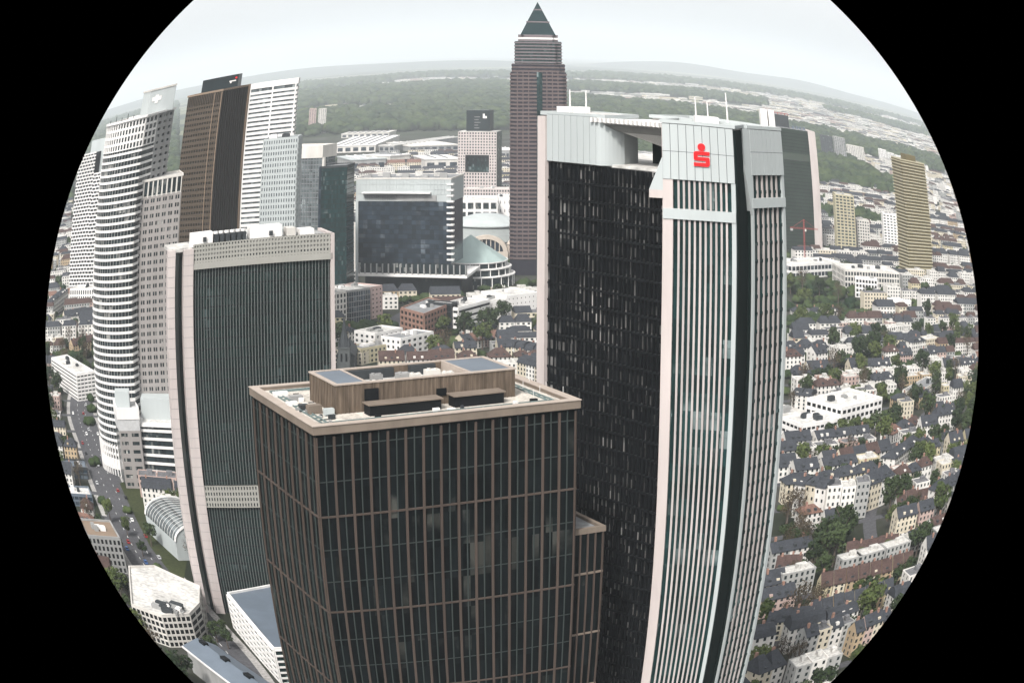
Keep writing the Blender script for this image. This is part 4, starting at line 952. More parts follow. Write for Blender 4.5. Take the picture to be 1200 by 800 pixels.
revolve([(31,20.9),(14,32),(0.1,41)],cx,cy,12).build('cone_roof',M['copper'],t)
low('exhibition_hall','white hall with large gridded windows behind the festival dome','hall',538,268,583,268,236,60,3,[5,3],M['white'],M['g_win'],M['roof_pale'],pier=2.2,sp=3.0,dep=.8,units=4,seed=31)
low('exhibition_hall','white cube annex between gridded hall and red granite skyscraper','hall',584,262,599,262,232,40,3,[3,3],M['white'],M['g_win'],M['roof_pale'],pier=4,sp=6,units=2,seed=32)
low('office_block','pale tall block between the glass tower and the broad dark block','office',407,325,418,325,262,30,10,[3,4],M['offwhite'],M['g_win'],M['roof_pale'],pier=3,sp=1.8,seed=33)
# church with pointed spire
c=P(404,436); D_=math.hypot(*c); zt_=Zt_(403,368,D_)
t=thing('church','dark stone church with slender pointed spire in front of the green tower edge','church',(c[0],c[1],0)); taken([(c[0]-8,c[1]-5),(c[0]+12,c[1]-5),(c[0]+12,c[1]+30),(c[0]-8,c[1]+30)])
st=mat('dark_church_stone',(.06,.065,.065),.9,.2,.4)
zs_=zt_*.42
o=MB().prism([(c[0]-3.6,c[1]-3.6),(c[0]+3.6,c[1]-3.6),(c[0]+3.6,c[1]+3.6),(c[0]-3.6,c[1]+3.6)],0,zs_).build('tower',st,t)
MB().prism([(c[0]-4,c[1]-4),(c[0]+4,c[1]-4),(c[0]+4,c[1]+4),(c[0]-4,c[1]+4)],zs_+.01,zs_+.8).build('cornice',st,t)
revolve([(3.6,zs_+.8),(1.5,zs_+(zt_-zs_)*.5),(.12,zt_)],c[0],c[1],8).build('spire',M['dark_grey'],t)
for sx in (-1,1):
    for sy in (-1,1): revolve([(.9,zs_+.8),(.1,zs_+6)],c[0]+3*sx,c[1]+3*sy,6).build('pinnacle',M['dark_grey'],t)
g=MB(); g.box(c[0],c[1]+18,0,11,26,9); g.build('nave',st,t)
g=MB(); x0,x1,y0,y1=c[0]-6.2,c[0]+6.2,c[1]+4.2,c[1]+32; g.poly([(x0,y0,9),(c[0],y0,16),(c[0],y1,16),(x0,y1,9)]); g.poly([(x1,y0,9),(x1,y1,9),(c[0],y1,16),(c[0],y0,16)]); g.poly([(x0,y0,9),(x1,y0,9),(c[0],y0,16)]); g.poly([(x0,y1,9),(c[0],y1,16),(x1,y1,9)]); g.build('nave_roof',M['dark_grey'],t)
for sx in (-1.5,1.5): MB().box(c[0]+sx,c[1]-3.62,zs_-8,1.2,.2,5).build('belfry_window',M['black'],t)

# ---- bottom-left quarter
low('office_block','white banded office block with dark glass side at the left rim','office',62,448,92,470,420,20,7,[1,5],M['white'],M['g_dark'],M['roof_pale'],pier=.6,sp=1.5,dep=.5,units=5,seed=41)
low('depot','dark blue flat depot between the left rim and the road, farther one','hall',76,560,104,562,548,18,2,[5,4],M['dark_grey'],M['g_blue'],M['roof_blue'],pier=.5,sp=1,units=2,seed=42)
low('depot','dark blue depot with white roof strips at the left rim, nearer one','hall',84,592,110,594,580,16,2,[5,4],M['roof_blue'],M['g_blue'],M['roof_pale'],pier=.5,sp=1,units=2,seed=43)
low('office_block','banded stone office block with brown flat roof beside the wide road','office',112,668,150,672,630,26,5,[8,6],M['concrete'],M['g_dark'],M['sand_brown'],pier=1.2,sp=1.1,dep=.4,units=4,seed=44)
# rounded flat-roof building
pts=[P(152,715),P(186,748),P(214,757),P(238,748),P(246,732),P(236,700)]
pts=[P(165,745),P(200,758),P(232,757),P(243,745),P(243,725),P(190,700),P(160,700)]
zz=Zt_(232,722,math.hypot(*pts[2]))
block('office_block','round-cornered pale office with cluttered flat roof near the bottom left rim','office',pts,zz,5,[7,6,2,3,7,5,5],M['offwhite'],M['g_dark'],M['roof_pale'],edges=range(7),pier=.6,sp=.9,dep=.35,units=26,seed=45)
a,b=P(275,735),P(330,800); D_=math.hypot(*a); z=Zt_(275,697,D_)
WB=[a,b,(b[0]+22,b[1]+14),(a[0]+22,a[1]+26)]
t=block('office_block','white framed office with blue-grey roof tucked behind the brown ribbed tower','office',WB,z,6,[10,3,10,3],M['white'],M['g_teal'],M['roof_blue'],pier=.5,sp=.7,dep=.7,units=0,seed=46)
# blue metal pitched roof building
a,b=P(216,752,14),P(300,815,14); dx,dy=b[0]-a[0],b[1]-a[1]; l=math.hypot(dx,dy); nx,ny=-dy/l,dx/l; w=15
BR=[a,b,(b[0]+nx*w,b[1]+ny*w),(a[0]+nx*w,a[1]+ny*w)]
t=thing('station_hall','long building with blue-grey metal pitched roof at the bottom left','hall',centre(BR)); taken(BR)
MB().prism(BR,0,12).build('wall',M['concrete'],t)
g=MB(); e=offset(BR,1.0); r0,r1=lerp(e[0],e[3],.5),lerp(e[1],e[2],.5); g.poly([(*e[0],12.1),(*e[1],12.1),(*r1,15.5),(*r0,15.5)]); g.poly([(*e[2],12.1),(*e[3],12.1),(*r0,15.5),(*r1,15.5)]); g.poly([(*e[3],12.1),(*e[0],12.1),(*r0,15.5)]); g.poly([(*e[1],12.1),(*e[2],12.1),(*r1,15.5)]); g.build('roof',M['roof_blue'],t)
for k in range(3): 
    c_=lerp(r0,r1,.1+.3*k); MB().box(c_[0],c_[1],14.9,4,2.4,1.3,math.atan2(dy,dx)).build('skylight',M['black'],t)
MB().ebox(e[0],e[1],0,l,-.4,.5,11.2,12.08).build('eaves',M['white'],t)

# ---- roads
def ribbon(name,pts,wd,m,z,kind='structure'):
    g=MB(); n=len(pts)
    L_=[];R_=[]
    for i in range(n):
        a=pts[max(0,i-1)]; b=pts[min(n-1,i+1)]; dx,dy=b[0]-a[0],b[1]-a[1]; l=math.hypot(dx,dy); nx,ny=-dy/l,dx/l
        L_.append((pts[i][0]+nx*wd/2,pts[i][1]+ny*wd/2)); R_.append((pts[i][0]-nx*wd/2,pts[i][1]-ny*wd/2))
    for i in range(n-1): g.poly([(*R_[i],z),(*R_[i+1],z),(*L_[i+1],z),(*L_[i],z)])
    return struct(name,g,m)
def smooth(pts,k=8):
    out=[]
    for i in range(len(pts)-1):
        p0=pts[max(0,i-1)]; p1=pts[i]; p2=pts[i+1]; p3=pts[min(len(pts)-1,i+2)]
        for j in range(k):
            t=j/k; out.append(tuple(.5*((2*p1[c])+(-p0[c]+p2[c])*t+(2*p0[c]-5*p1[c]+4*p2[c]-p3[c])*t*t+(-p0[c]+3*p1[c]-3*p2[c]+p3[c])*t**3) for c in (0,1)))
    return out+[pts[-1]]
road=smooth([P(100,440),P(95,480),P(108,520),P(130,575),P(165,645),P(205,700),P(262,770),P(300,830)])
ribbon('pavement',road,30,M['paving'],.004); ribbon('road',road,23,M['asphalt'],.012)
g=MB()
for off_ in (-3.6,3.6):
    for i in range(0,len(road)-1):
        a,b=road[i],road[i+1]; l=dist(a,b); dx,dy=(b[0]-a[0])/l,(b[1]-a[1])/l; nx,ny=-dy,dx
        s=0
        while s<l-3:
            c=(a[0]+dx*s+nx*off_,a[1]+dy*s+ny*off_); e=(c[0]+dx*3.2,c[1]+dy*3.2)
            g.poly([(c[0]-nx*.12,c[1]-ny*.12,.018),(e[0]-nx*.12,e[1]-ny*.12,.018),(e[0]+nx*.12,e[1]+ny*.12,.018),(c[0]+nx*.12,c[1]+ny*.12,.018)]); s+=12
struct('road_markings',g,M['paint'])
ROADS=[(road,20)]
g=MB(); g.poly([(*P(140,566),.02),(*P(176,640),.02),(*P(214,688),.02),(*P(222,640),.02),(*P(168,556),.02)]); struct('lawn',g,M['lawn'])
r2=[P(385,396),P(440,392),P(520,352),P(640,345)]; r2=smooth(r2); ribbon('road',r2,22,M['asphalt'],.012); ROADS.append((r2,14))
r3=smooth([P(1075,395),P(1085,350),P(1112,330),P(1140,345)]); ribbon('road',r3,14,M['asphalt'],.012); ROADS.append((r3,9))
r4=smooth([P(1022,640),P(1020,600),P(1040,560),P(1052,520),P(1100,470)]); ribbon('road',r4,8,M['asphalt'],.013); ROADS.append((r4,6))
def near_road(x,y):
    for pts,wd in ROADS:
        for p in pts:
            if abs(p[0]-x)<wd+6 and abs(p[1]-y)<wd+6 and math.hypot(p[0]-x,p[1]-y)<wd+3: return True
    return False
# ---- cars
CARP={'white':mat('white_car_paint',(.75,.75,.74),.25,.03,1),'silver':mat('silver_car_paint',(.42,.43,.44),.3,.03,1),'black':mat('black_car_paint',(.02,.02,.022),.25,.03,1),'red':mat('red_car_paint',(.22,.02,.02),.3,.03,1),'blue':mat('blue_car_paint',(.04,.09,.22),.3,.03,1),'yellow':mat('yellow_truck_paint',(.70,.50,.04),.4,.03,1)}
def car_mesh():
    b=MB(); prof=[(-2.2,.35),(2.2,.35),(2.2,.75),(1.3,.92),(.55,1.42),(-1.3,1.45),(-2.0,.98),(-2.2,.9)]
    n=len(prof)
    for y in (-.88,.88): b.v+=[(x,y*(1 if z<1 else .82),z) for x,z in prof]
    b.f.append(tuple(range(n))); b.f.append(tuple(range(2*n-1,n-1,-1))); b.mi+=[0,0]
    for k in range(n): j=(k+1)%n; b.f.append((k,n+k,n+j,j)); b.mi.append(0)
    w=MB()
    for y in (-1,1): w.poly([(.95,y*.88,.96),(.5,y*.76,1.36),(-1.2,y*.76,1.38),(-1.7,y*.88,.98)][::y])
    w.poly([(1.33,-.75,.95),(1.33,.75,.95),(.62,.66,1.40),(.62,-.66,1.40)]); w.poly([(-2.02,.7,1.0),(-2.02,-.7,1.0),(-1.36,-.62,1.42),(-1.36,.62,1.42)])
    t=MB()
    t.tube((0,-.1,.33),(0,.1,.33),.33,10)
    return b.mesh('car_body',CARP['white']),w.mesh('car_window',M['black']),t.mesh('wheel',M['black'])
cb,cw_,cwh=car_mesh()
def put(me,name,parent,loc=(0,0,0),rot=0,m=None):
    o=bpy.data.objects.new(name,me); col.objects.link(o); o.parent=parent; o.location=loc; o.rotation_euler=(0,0,rot)
    if m: 
        o.material_slots[0].link='OBJECT'; o.material_slots[0].material=m
    return o
ORD=['first','second','third','fourth','fifth','sixth','seventh','eighth','ninth','tenth','eleventh','twelfth','thirteenth','fourteenth','fifteenth','sixteenth','seventeenth','eighteenth','nineteenth','twentieth']
def ordw(n):
    if n<20: return ORD[n]
    tens={2:'twenty',3:'thirty',4:'forty',5:'fifty',6:'sixty',7:'seventy',8:'eighty',9:'ninety'}
    a,b=(n+1)//10,(n+1)%10
    return (tens.get(a,'hundred')+('-'+ORD[b-1] if b else 'th'))
rnd=random.Random(12); cnt={}
used=[]
for k in range(26):
    i=rnd.randrange(4,36); a,b=road[i],road[i+1]; l=dist(a,b); dx,dy=(b[0]-a[0])/l,(b[1]-a[1])/l; o=rnd.choice([-8.6,-5.2,-1.8,1.8,5.2,8.6])
    x,y=a[0]-dy*o,a[1]+dx*o
    if any(abs(x-u)<6 and abs(y-v)<6 for u,v in used): continue
    used.append((x,y)); cn=rnd.choice(['white','white','silver','black','red','blue','silver']); cnt[cn]=cnt.get(cn,0)
    px_=project(x,y,0)
    t=thing('car','',"car",(x,y,.012),'cars on the wide road at bottom left'); t['pxy']=px_[1]; t['cn']=cn; t.rotation_euler=(0,0,math.atan2(dy,dx)+(math.pi if o>0 else 0))
    put(cb,'body',t,m=CARP[cn]); put(cw_,'window',t)
    for wx in (-1.35,1.35):
        for wy in (-.82,.82): put(cwh,'wheel',t,(wx,wy,0))
cars=sorted([o for o in col.objects if o.name.split('.')[0]=='car'],key=lambda o:-o['pxy'])
cnt={}
for o in cars:
    cn=o['cn']; i=cnt.get(cn,0); cnt[cn]=i+1; o['label']=f"{cn} car on the wide curving road, {ordw(i)} {cn} one from the bottom"
    del o['pxy']; del o['cn']

# =================================================================== HOUSES AND TREES
HW={'white':mat('wall_white',(.55,.53,.50),.85,.1,.15,.12),'cream':mat('wall_cream',(.48,.43,.34),.85,.1,.15,.12),'ochre':mat('wall_ochre',(.34,.26,.17),.85,.1,.15,.12),'grey':mat('wall_grey',(.28,.28,.27),.85,.12,.15,.12),'pink':mat('wall_pink',(.36,.27,.24),.85,.1,.15,.1),'yellow':mat('wall_yellow',(.42,.37,.25),.85,.1,.15,.1)}
HR={'slate':mat('roof_slate',(.024,.027,.033),.8,.25,.3,0,.3,0,1.2),'brown':mat('roof_brown_tile',(.050,.031,.027),.85,.25,.3,0,.2,0,1.2),'terracotta':mat('roof_terracotta',(.12,.068,.052),.85,.25,.3,0,.2,0,1.2),'pale flat':mat('roof_flat_pale',(.38,.37,.35),.9,.2,.2,0,.1,0,.8),'grey flat':mat('roof_flat_grey',(.11,.11,.115),.9,.25,.2,0,.1,0,.8)}
GW=M['g_win']
def house_meshes(w,d,h,kind,rise):
    """wall, roof, chimney, window meshes of a house standing on the origin, front towards -y"""
    x0,x1,y0,y1=-w/2,w/2,-d/2,d/2
    wl=MB(); wl.prism([(x0,y0),(x1,y0),(x1,y1),(x0,y1)],0,h,True)
    rf=MB(); o=.45; X0,X1,Y0,Y1=x0-.05,x1+.05,y0-o,y1+o
    if kind=='gable':
        for x in (x0,x1): wl.poly([(x,y0,h),(x,y1,h),(x,0,h+rise)][::(1 if x>0 else -1)])
        hh=h-.15
        rf.poly([(X0,Y0,hh),(X1,Y0,hh),(X1,0,h+rise+.15),(X0,0,h+rise+.15)]); rf.poly([(X1,Y1,hh),(X0,Y1,hh),(X0,0,h+rise+.15),(X1,0,h+rise+.15)])
        rf.poly([(X0,Y0,hh),(X0,0,h+rise+.15),(X0,0,h+rise-.2),(X0,Y0,hh-.3)]); rf.poly([(X1,Y0,hh),(X1,Y0,hh-.3),(X1,0,h+rise-.2),(X1,0,h+rise+.15)]); rf.poly([(X0,Y0,hh-.3),(X1,Y0,hh-.3),(X1,Y0,hh),(X0,Y0,hh)])
    elif kind=='hip':
        X0-=o; X1+=o; r=min(w*.36,d*.45); e=h+.02
        a,b=(X0+r,0,h+rise),(X1-r,0,h+rise)
        rf.poly([(X0,Y0,e),(X1,Y0,e),b,a]); rf.poly([(X1,Y1,e),(X0,Y1,e),a,b]); rf.poly([(X0,Y1,e),(X0,Y0,e),a]); rf.poly([(X1,Y0,e),(X1,Y1,e),b]); rf.prism([(X0,Y0),(X1,Y0),(X1,Y1),(X0,Y1)],h-.25,h+.015,False,True)
    elif kind=='mansard':
        i=1.7; a=[(X0,Y0),(X1,Y0),(X1,Y1),(X0,Y1)]; b=[(X0+i*.3,Y0+i),(X1-i*.3,Y0+i),(X1-i*.3,Y1-i),(X0+i*.3,Y1-i)]; rf.prism(a,h-.2,h+rise*.72,False,True,pts2=b)
        zr=h+rise*.72; rf.poly([(*b[0],zr),(*b[1],zr),(b[1][0],0,zr+rise*.3),(b[0][0],0,zr+rise*.3)]); rf.poly([(*b[2],zr),(*b[3],zr),(b[0][0],0,zr+rise*.3),(b[1][0],0,zr+rise*.3)]); rf.poly([(*b[3],zr),(*b[0],zr),(b[0][0],0,zr+rise*.3)]); rf.poly([(*b[1],zr),(*b[2],zr),(b[1][0],0,zr+rise*.3)])
    else:
        rf.prism([(x0+.3,y0+.3),(x1-.3,y0+.3),(x1-.3,y1-.3),(x0+.3,y1-.3)],h+.01,h+.12,True); wl.ring([(x0,y0),(x1,y0),(x1,y1),(x0,y1)],.05,h-.1,h+.55,-.3)
        rf.box(w*.15,d*.1,h+.13,w*.3,d*.3,1.9)
    ch=MB(); ch.box(0,0,0,.9,1.3,2.2+rise*.3)
    return wl.mesh('house_wall',HW['white']),rf.mesh('house_roof',HR['slate']),ch.mesh('chimney',M['brick'])
wm=MB(); wm.prism([(-.55,-.09),(.55,-.09),(.55,.02),(-.55,.02)],0,1.55,True,True)
WIN=wm.mesh('window',GW)
fm=MB(); fm.prism([(-.75,-.14),(.75,-.14),(.75,.02),(-.75,.02)],-.16,0,True,True); SILL=fm.mesh('sill',M['white'])
dm=MB(); dm.prism([(-.7,-.9),(.7,-.9),(.7,.9),(-.7,.9)],0,1.5,True,True); DORM=dm.mesh('dormer',HW['white'])
row=MB()
PROTO={}
def proto(w,d,h,kind,rise):
    k=(round(w),round(d),round(h*2)/2,kind,round(rise))
    if k not in PROTO: PROTO[k]=house_meshes(float(k[0]),float(k[1]),float(k[2]),kind,float(k[4]))
    return PROTO[k],k
HOUSES=[]     # (empty, px, py, wall, roof, kind)
def setm(o,m): o.material_slots[0].link='OBJECT'; o.material_slots[0].material=m
rh=random.Random(99)
def add_house(x,y,rot,w,d,h,kind,rise,wall,roof,floors,detail=2,group='houses of the quarter below the towers'):
    (a,b,c),k=proto(w,d,h,kind,rise); w,d,h=float(k[0]),float(k[1]),k[2]
    t=bpy.data.objects.new('house',None); col.objects.link(t); t.location=(x,y,0); t.rotation_euler=(0,0,rot); t.empty_display_size=2
    o=put(a,'wall',t); setm(o,HW[wall]); rf=put(b,'roof',t); setm(rf,HR[roof])
    if kind!='flat':
        o=put(c,'chimney',rf,(rh.uniform(-.3,.3)*w,rh.uniform(-.1,.25)*d,h+rise*.45))
    if detail>=1:
        fh=h/floors; n=max(2,int(w/2.6))
        if True:
            for j in range(floors):
                for i in range(n):
                    put(WIN,'window',t,(-w/2+(i+.5)*w/n,-d/2,j*fh+fh*.32))
                for s in ((-1,1) if detail==2 else ((-1,) if x>0 else (1,))):
                    for i in (-1,1):
                        put(WIN,'window',t,(s*w/2,i*d*.22,j*fh+fh*.32),s*math.pi/2)
            if kind in ('gable','mansard','hip') and rise>=3:
                for i in range(max(1,n//2)):
                    q=put(DORM,'dormer',rf,(-w*.34+(i+.5)*w*.68/max(1,n//2),-d/2+1.6,h+.3)); setm(q,HW[wall] if rh.random()<.3 else M['dark_grey'])
        else:
            for j in range(floors):
                m=rowmesh(round(w),round(d)); put(m,'window_row',t,(0,0,j*fh+fh*.3))
    HOUSES.append([t,wall,roof,kind,floors,w,group])
    c_,s_=math.cos(rot),math.sin(rot)
    taken([(x+u*c_-v*s_,y+u*s_+v*c_) for u,v in ((-w/2,-d/2),(w/2,-d/2),(w/2,d/2),(-w/2,d/2))],.3)
    return t
RM={}
def rowmesh(w,d):
    if (w,d) in RM: return RM[(w,d)]
    m=MB(); n=max(2,int(w/2.4))
    for i in range(n):
        x=-w/2+(i+.5)*w/n; m.prism([(x-.55,-d/2-.07),(x+.55,-d/2-.07),(x+.55,-d/2+.02),(x-.55,-d/2+.02)],0,1.5,True,True)
    for s in (-1,1):
        for i in range(3):
            y=-d/2+(i+.5)*d/3; pts=[(s*w/2-.02*s,y-.5),(s*(w/2+.07),y-.5),(s*(w/2+.07),y+.5),(s*w/2-.02*s,y+.5)]; m.prism(pts if s>0 else pts[::-1],0,1.5,True,True)
    RM[(w,d)]=m.mesh('window_row',GW); return RM[(w,d)]
def house_row(xl,yl,xr,yr,ye,n,floors,walls,roofs,kinds,depth=11,rise=4,z0=0):
    a,b=P(xl,yl),P(xr,yr); D_=math.hypot(*a); h=max(4.5,Zt_(xl,ye,D_)); L_=dist(a,b); rot=math.atan2(b[1]-a[1],b[0]-a[0]); w=L_/n
    nx,ny=-math.sin(rot),math.cos(rot)
    for i in range(n):
        c=lerp(a,b,(i+.5)/n); hh=h*rh.uniform(.93,1.07)
        add_house(c[0]+nx*depth/2,c[1]+ny*depth/2,rot,max(3,round(w)-.0),depth,hh,kinds[i%len(kinds)],rise,walls[i%len(walls)],roofs[i%len(roofs)],floors)
# rows of the quarter on the right that the photo shows clearly
house_row(927,606,962,612,566,3,4,['white','cream'],['slate'],['mansard','hip'],11,3)
house_row(964,612,1014,606,572,3,5,['white','white','grey'],['grey flat','pale flat'],['flat'],12,0)
house_row(1014,600,1043,588,568,2,4,['cream','white'],['slate'],['hip'],12,5)
house_row(1050,584,1088,572,556,3,4,['white','cream'],['brown','slate'],['hip'],10,4)
house_row(1047,612,1092,600,590,4,3,['white'],['brown'],['gable'],9,4)
house_row(1094,606,1130,588,575,3,4,['white','grey','white'],['slate'],['hip'],11,5)
house_row(988,668,1049,655,652,5,3,['yellow','cream','yellow'],['brown'],['gable'],10,5)
house_row(1051,654,1086,640,636,3,3,['white'],['pale flat','slate'],['flat','gable'],10,3)
house_row(958,704,1066,676,688,8,3,['yellow','cream','ochre'],['brown'],['gable'],10,5)
house_row(905,683,934,681,668,3,3,['yellow','cream'],['brown'],['gable'],10,5)
house_row(945,742,1042,712,722,8,4,['cream','grey','ochre','yellow'],['slate'],['gable'],10,5)
house_row(893,752,944,747,731,4,4,['white','cream','yellow'],['slate'],['gable'],10,4)
house_row(936,782,992,762,748,4,5,['grey','cream','white'],['slate','grey flat'],['gable','flat'],10,3)
house_row(995,770,1036,752,742,4,4,['ochre','pink','cream'],['slate'],['gable'],9,4)
house_row(884,812,915,800,790,2,3,['cream','white'],['slate'],['hip'],13,6)
house_row(925,812,978,795,783,3,4,['grey','white'],['pale flat'],['flat'],12,0)
house_row(1044,520,1080,504,508,3,3,['white','pink','white'],['terracotta','slate','brown'],['hip'],11,4)
house_row(985,556,1044,540,540,4,3,['cream','white'],['brown','slate'],['gable'],11,5)
house_row(1046,560,1076,536,538,2,4,['white'],['slate'],['hip'],11,4)
house_row(927,480,950,482,462,2,4,['white'],['slate'],['mansard'],12,3)
house_row(928,446,942,446,437,1,3,['white'],['slate'],['hip'],12,4)
house_row(955,430,970,428,414,1,3,['white'],['slate'],['gable'],12,4)
house_row(948,440,1000,436,432,3,3,['cream','white'],['slate'],['gable'],12,4)
house_row(930,372,984,372,366,5,3,['white','cream'],['slate','grey flat'],['hip','flat'],12,3)
house_row(1000,378,1065,380,372,6,3,['white','cream'],['slate'],['mansard'],12,3)
house_row(1026,398,1066,394,386,2,5,['white'],['pale flat'],['flat'],14,0)
house_row(1068,420,1100,414,400,2,4,['white','cream'],['slate','pale flat'],['hip','flat'],14,3)
# old quarter between the towers
house_row(556,396,600,389,388,3,3,['white','cream','white'],['slate'],['mansard'],13,4)
house_row(602,392,634,388,383,3,3,['cream','white'],['slate','brown'],['mansard'],13,4)
house_row(592,418,636,424,406,4,3,['white','cream'],['slate'],['mansard'],12,4)
house_row(545,410,590,404,400,4,3,['cream','white','pink'],['slate','terracotta'],['gable'],13,4)
house_row(606,444,637,452,425,3,4,['cream','white'],['slate'],['mansard'],12,4)
house_row(386,408,420,402,392,3,3,['white','cream'],['slate'],['hip'],13,3)
house_row(388,424,424,428,410,3,3,['cream','white'],['grey flat','slate'],['flat','hip'],12,3)
# left rim
house_row(76,382,112,376,372,4,3,['cream','white'],['slate'],['gable'],13,5)
house_row(66,402,108,390,390,3,4,['white','white'],['pale flat','brown'],['flat','gable'],13,4)
house_row(62,372,80,358,352,2,4,['white'],['slate'],['hip'],14,3)
house_row(86,415,112,410,404,3,3,['ochre','cream'],['brown'],['gable'],12,4)

OCC=[[(195,292),(226,292),(388,272),(388,432),(380,470),(300,460),(310,700),(256,720),(232,640)],[(294,453),(366,420),(420,420),(600,425),(682,470),(680,600),(672,800),(337,800)],[(637,195),(925,195),(924,400),(914,620),(877,800),(672,800),(682,600),(637,470)],
 [(112,170),(207,205),(207,290),(195,292),(200,560),(120,540)],[(597,60),(665,60),(665,320),(597,320)],[(424,205),(532,205),(532,330),(424,330)],[(207,120),(350,100),(350,170),(405,190),(405,320),(388,270),(226,292),(205,290)],[(912,150),(950,155),(965,290),(925,290)],[(83,180),(112,180),(117,340),(83,340)]]
def visible(x,y,z=8):
    p=project(x,y,z)
    if math.hypot(p[0]-600,p[1]-400)>553 or p[1]>812 or p[1]<0: return None
    for o in OCC:
        if inside(p,o): return None
    return p
def n2(x,y,s=0): # cheap smooth noise
    return .5+.25*(math.sin(x*.011+1.3*s)+math.sin(y*.009+2.1*s+x*.003))*1.0
# procedural fill, in streets turned ten degrees
TH=R(10); ct,sn=math.cos(TH),math.sin(TH)
TREES=[]; FARH=[]
rf_=random.Random(5)
v=380.0
rowi=0
STREETS=[]
while v<3000:
    near=v<1150
    u=-900.0
    depth=rf_.choice([10,11,12]) if near else rf_.choice([11,12,14,16])
    run=0
    while u<1100:
        w=rf_.choice([9,11,12,14,16]) if near else rf_.choice([12,14,18,22,28])
        x,y=u*ct-v*sn+0,u*sn+v*ct; u+=w+.4
        pv=visible(x,y)
        if pv is None: continue
        if run<=0:
            run=rf_.choice([3,4,5,7]); style=None
            if rf_.random()<.45: u+=rf_.uniform(6,16)
        run-=1
        park=(math.sin(x*.012+y*.004)+math.sin(y*.010-x*.006+2))>(.95 if near else 1.15)
        if is_taken(x,y) or near_road(x,y): continue
        if park or rf_.random()<(.23 if near else .17): TREES.append((x,y,rf_.uniform(7,12))); continue
        if any(is_taken(x+a*ct*(w/2)-b*depth/2*sn,y+a*sn*(w/2)+b*depth/2*ct) for a in (-1,1) for b in (-1,1)): continue
        D_=math.hypot(x,y)
        kind=rf_.choices(['gable','hip','mansard','flat'],[.36,.22,.14,.28] if near else [.28,.22,.14,.36])[0]
        wall=rf_.choices(['white','cream','ochre','grey','pink','yellow'],[.56,.2,.03,.12,.05,.04])[0]
        roof=rf_.choices(['pale flat','grey flat'],[.65,.35])[0] if kind=='flat' else rf_.choices(['slate','brown','terracotta'],[.64,.33,.03])[0]
        fl=rf_.choice([3,3,4]) if near else rf_.choice([3,3,4,5])
        if style is None: style=(kind,roof,fl,wall)
        kind,roof,fl=style[:3]
        if rf_.random()<.5: wall=style[3]
        FARH.append((D_,x,y,TH+rf_.uniform(-.04,.04)+(math.pi/2 if rf_.random()<.0 else 0),w,depth,fl*(2.7 if near else 3.2),kind,rf_.choice([3,4,5]) if kind!='flat' else 0,wall,roof,fl))
    # garden strip behind the row
    if near and rowi%2==0:
        STREETS.append(v+depth/2+5)
    g=v+depth/2+rf_.uniform(3,5); u=-900.0
    while u<1100:
        x,y=u*ct-g*sn,u*sn+g*ct; u+=rf_.uniform(3,11) if near else rf_.uniform(6,20)
        if visible(x,y) is None or is_taken(x,y) or near_road(x,y): continue
        if near and rowi%2==0:
            if rf_.random()<.25: TREES.append((x,y-1,rf_.uniform(3.5,5)))
            continue
        TREES.append((x,y+rf_.uniform(-3,5),rf_.uniform(4.5,8.5)))
    rowi+=1
    v+=depth+(rf_.choice([9,11]) if rowi%2 else rf_.choice([13,16,18]))*(1 if near else 1.25)
for v_ in STREETS:
    ribbon('street',[(u_*ct-v_*sn,u_*sn+v_*ct) for u_ in (60,400)],6.5,M['asphalt'],.008)
    ribbon('street',[(u_*ct-v_*sn,u_*sn+v_*ct) for u_ in (-500,-60)],6.5,M['asphalt'],.008)
# individual houses: the nearest; beyond them one far-off mass
FARH.sort(key=lambda f:f[0])
nmax=300-len(HOUSES)
for f in FARH[:nmax]:
    add_house(*f[1:3],f[3],f[4],f[5],f[6],f[7],f[8],f[9],f[10],f[11],2 if f[0]<760 else 1)
mats=[HW['white'],HW['cream'],HW['grey'],HW['pink'],HW['ochre'],HW['yellow'],HR['slate'],HR['brown'],HR['terracotta'],HR['pale flat'],HR['grey flat'],M['g_win']]
wi={'white':0,'cream':1,'grey':2,'pink':3,'ochre':4,'yellow':5}; ri={'slate':6,'brown':7,'terracotta':8,'pale flat':9,'grey flat':10}
fb=MB()
def far_house(b,x,y,rot,w,d,h,kind,rise,wall,roof,fl):
    c_,s_=math.cos(rot),math.sin(rot)
    T=lambda u,v:(x+u*c_-v*s_,y+u*s_+v*c_)
    q=[T(-w/2,-d/2),T(w/2,-d/2),T(w/2,d/2),T(-w/2,d/2)]
    b.m=wi[wall]; b.prism(q,0,h,kind=='flat')
    b.m=ri[roof]
    if kind=='flat':
        b.prism(offset(q,-.3),h-.2,h+.1); b.box(*T(w*.1,0),h+.1,w*.3,d*.3,2,rot)
    else:
        e=offset(q,.3); r0,r1=T(-w/2*(.6 if kind!='gable' else 1),0),T(w/2*(.6 if kind!='gable' else 1),0)
        b.poly([(*e[0],h),(*e[1],h),(*r1,h+rise),(*r0,h+rise)]); b.poly([(*e[2],h),(*e[3],h),(*r0,h+rise),(*r1,h+rise)])
        b.poly([(*e[3],h),(*e[0],h),(*r0,h+rise)]); b.poly([(*e[1],h),(*e[2],h),(*r1,h+rise)])
    b.m=11; fh=h/fl; n=max(2,int(w/3.2))
    for j in range(fl):
        for i in range(n):
            u0=-w/2+(i+.25)*w/n; u1=-w/2+(i+.72)*w/n
            p,q_=T(u0,-d/2-.06),T(u1,-d/2-.06); b.poly([(*p,j*fh+fh*.3),(*q_,j*fh+fh*.3),(*q_,j*fh+fh*.8),(*p,j*fh+fh*.8)])
for f in FARH[nmax:]: far_house(fb,*f[1:])
o=fb.build('distant_houses',mats); o['kind']='stuff'

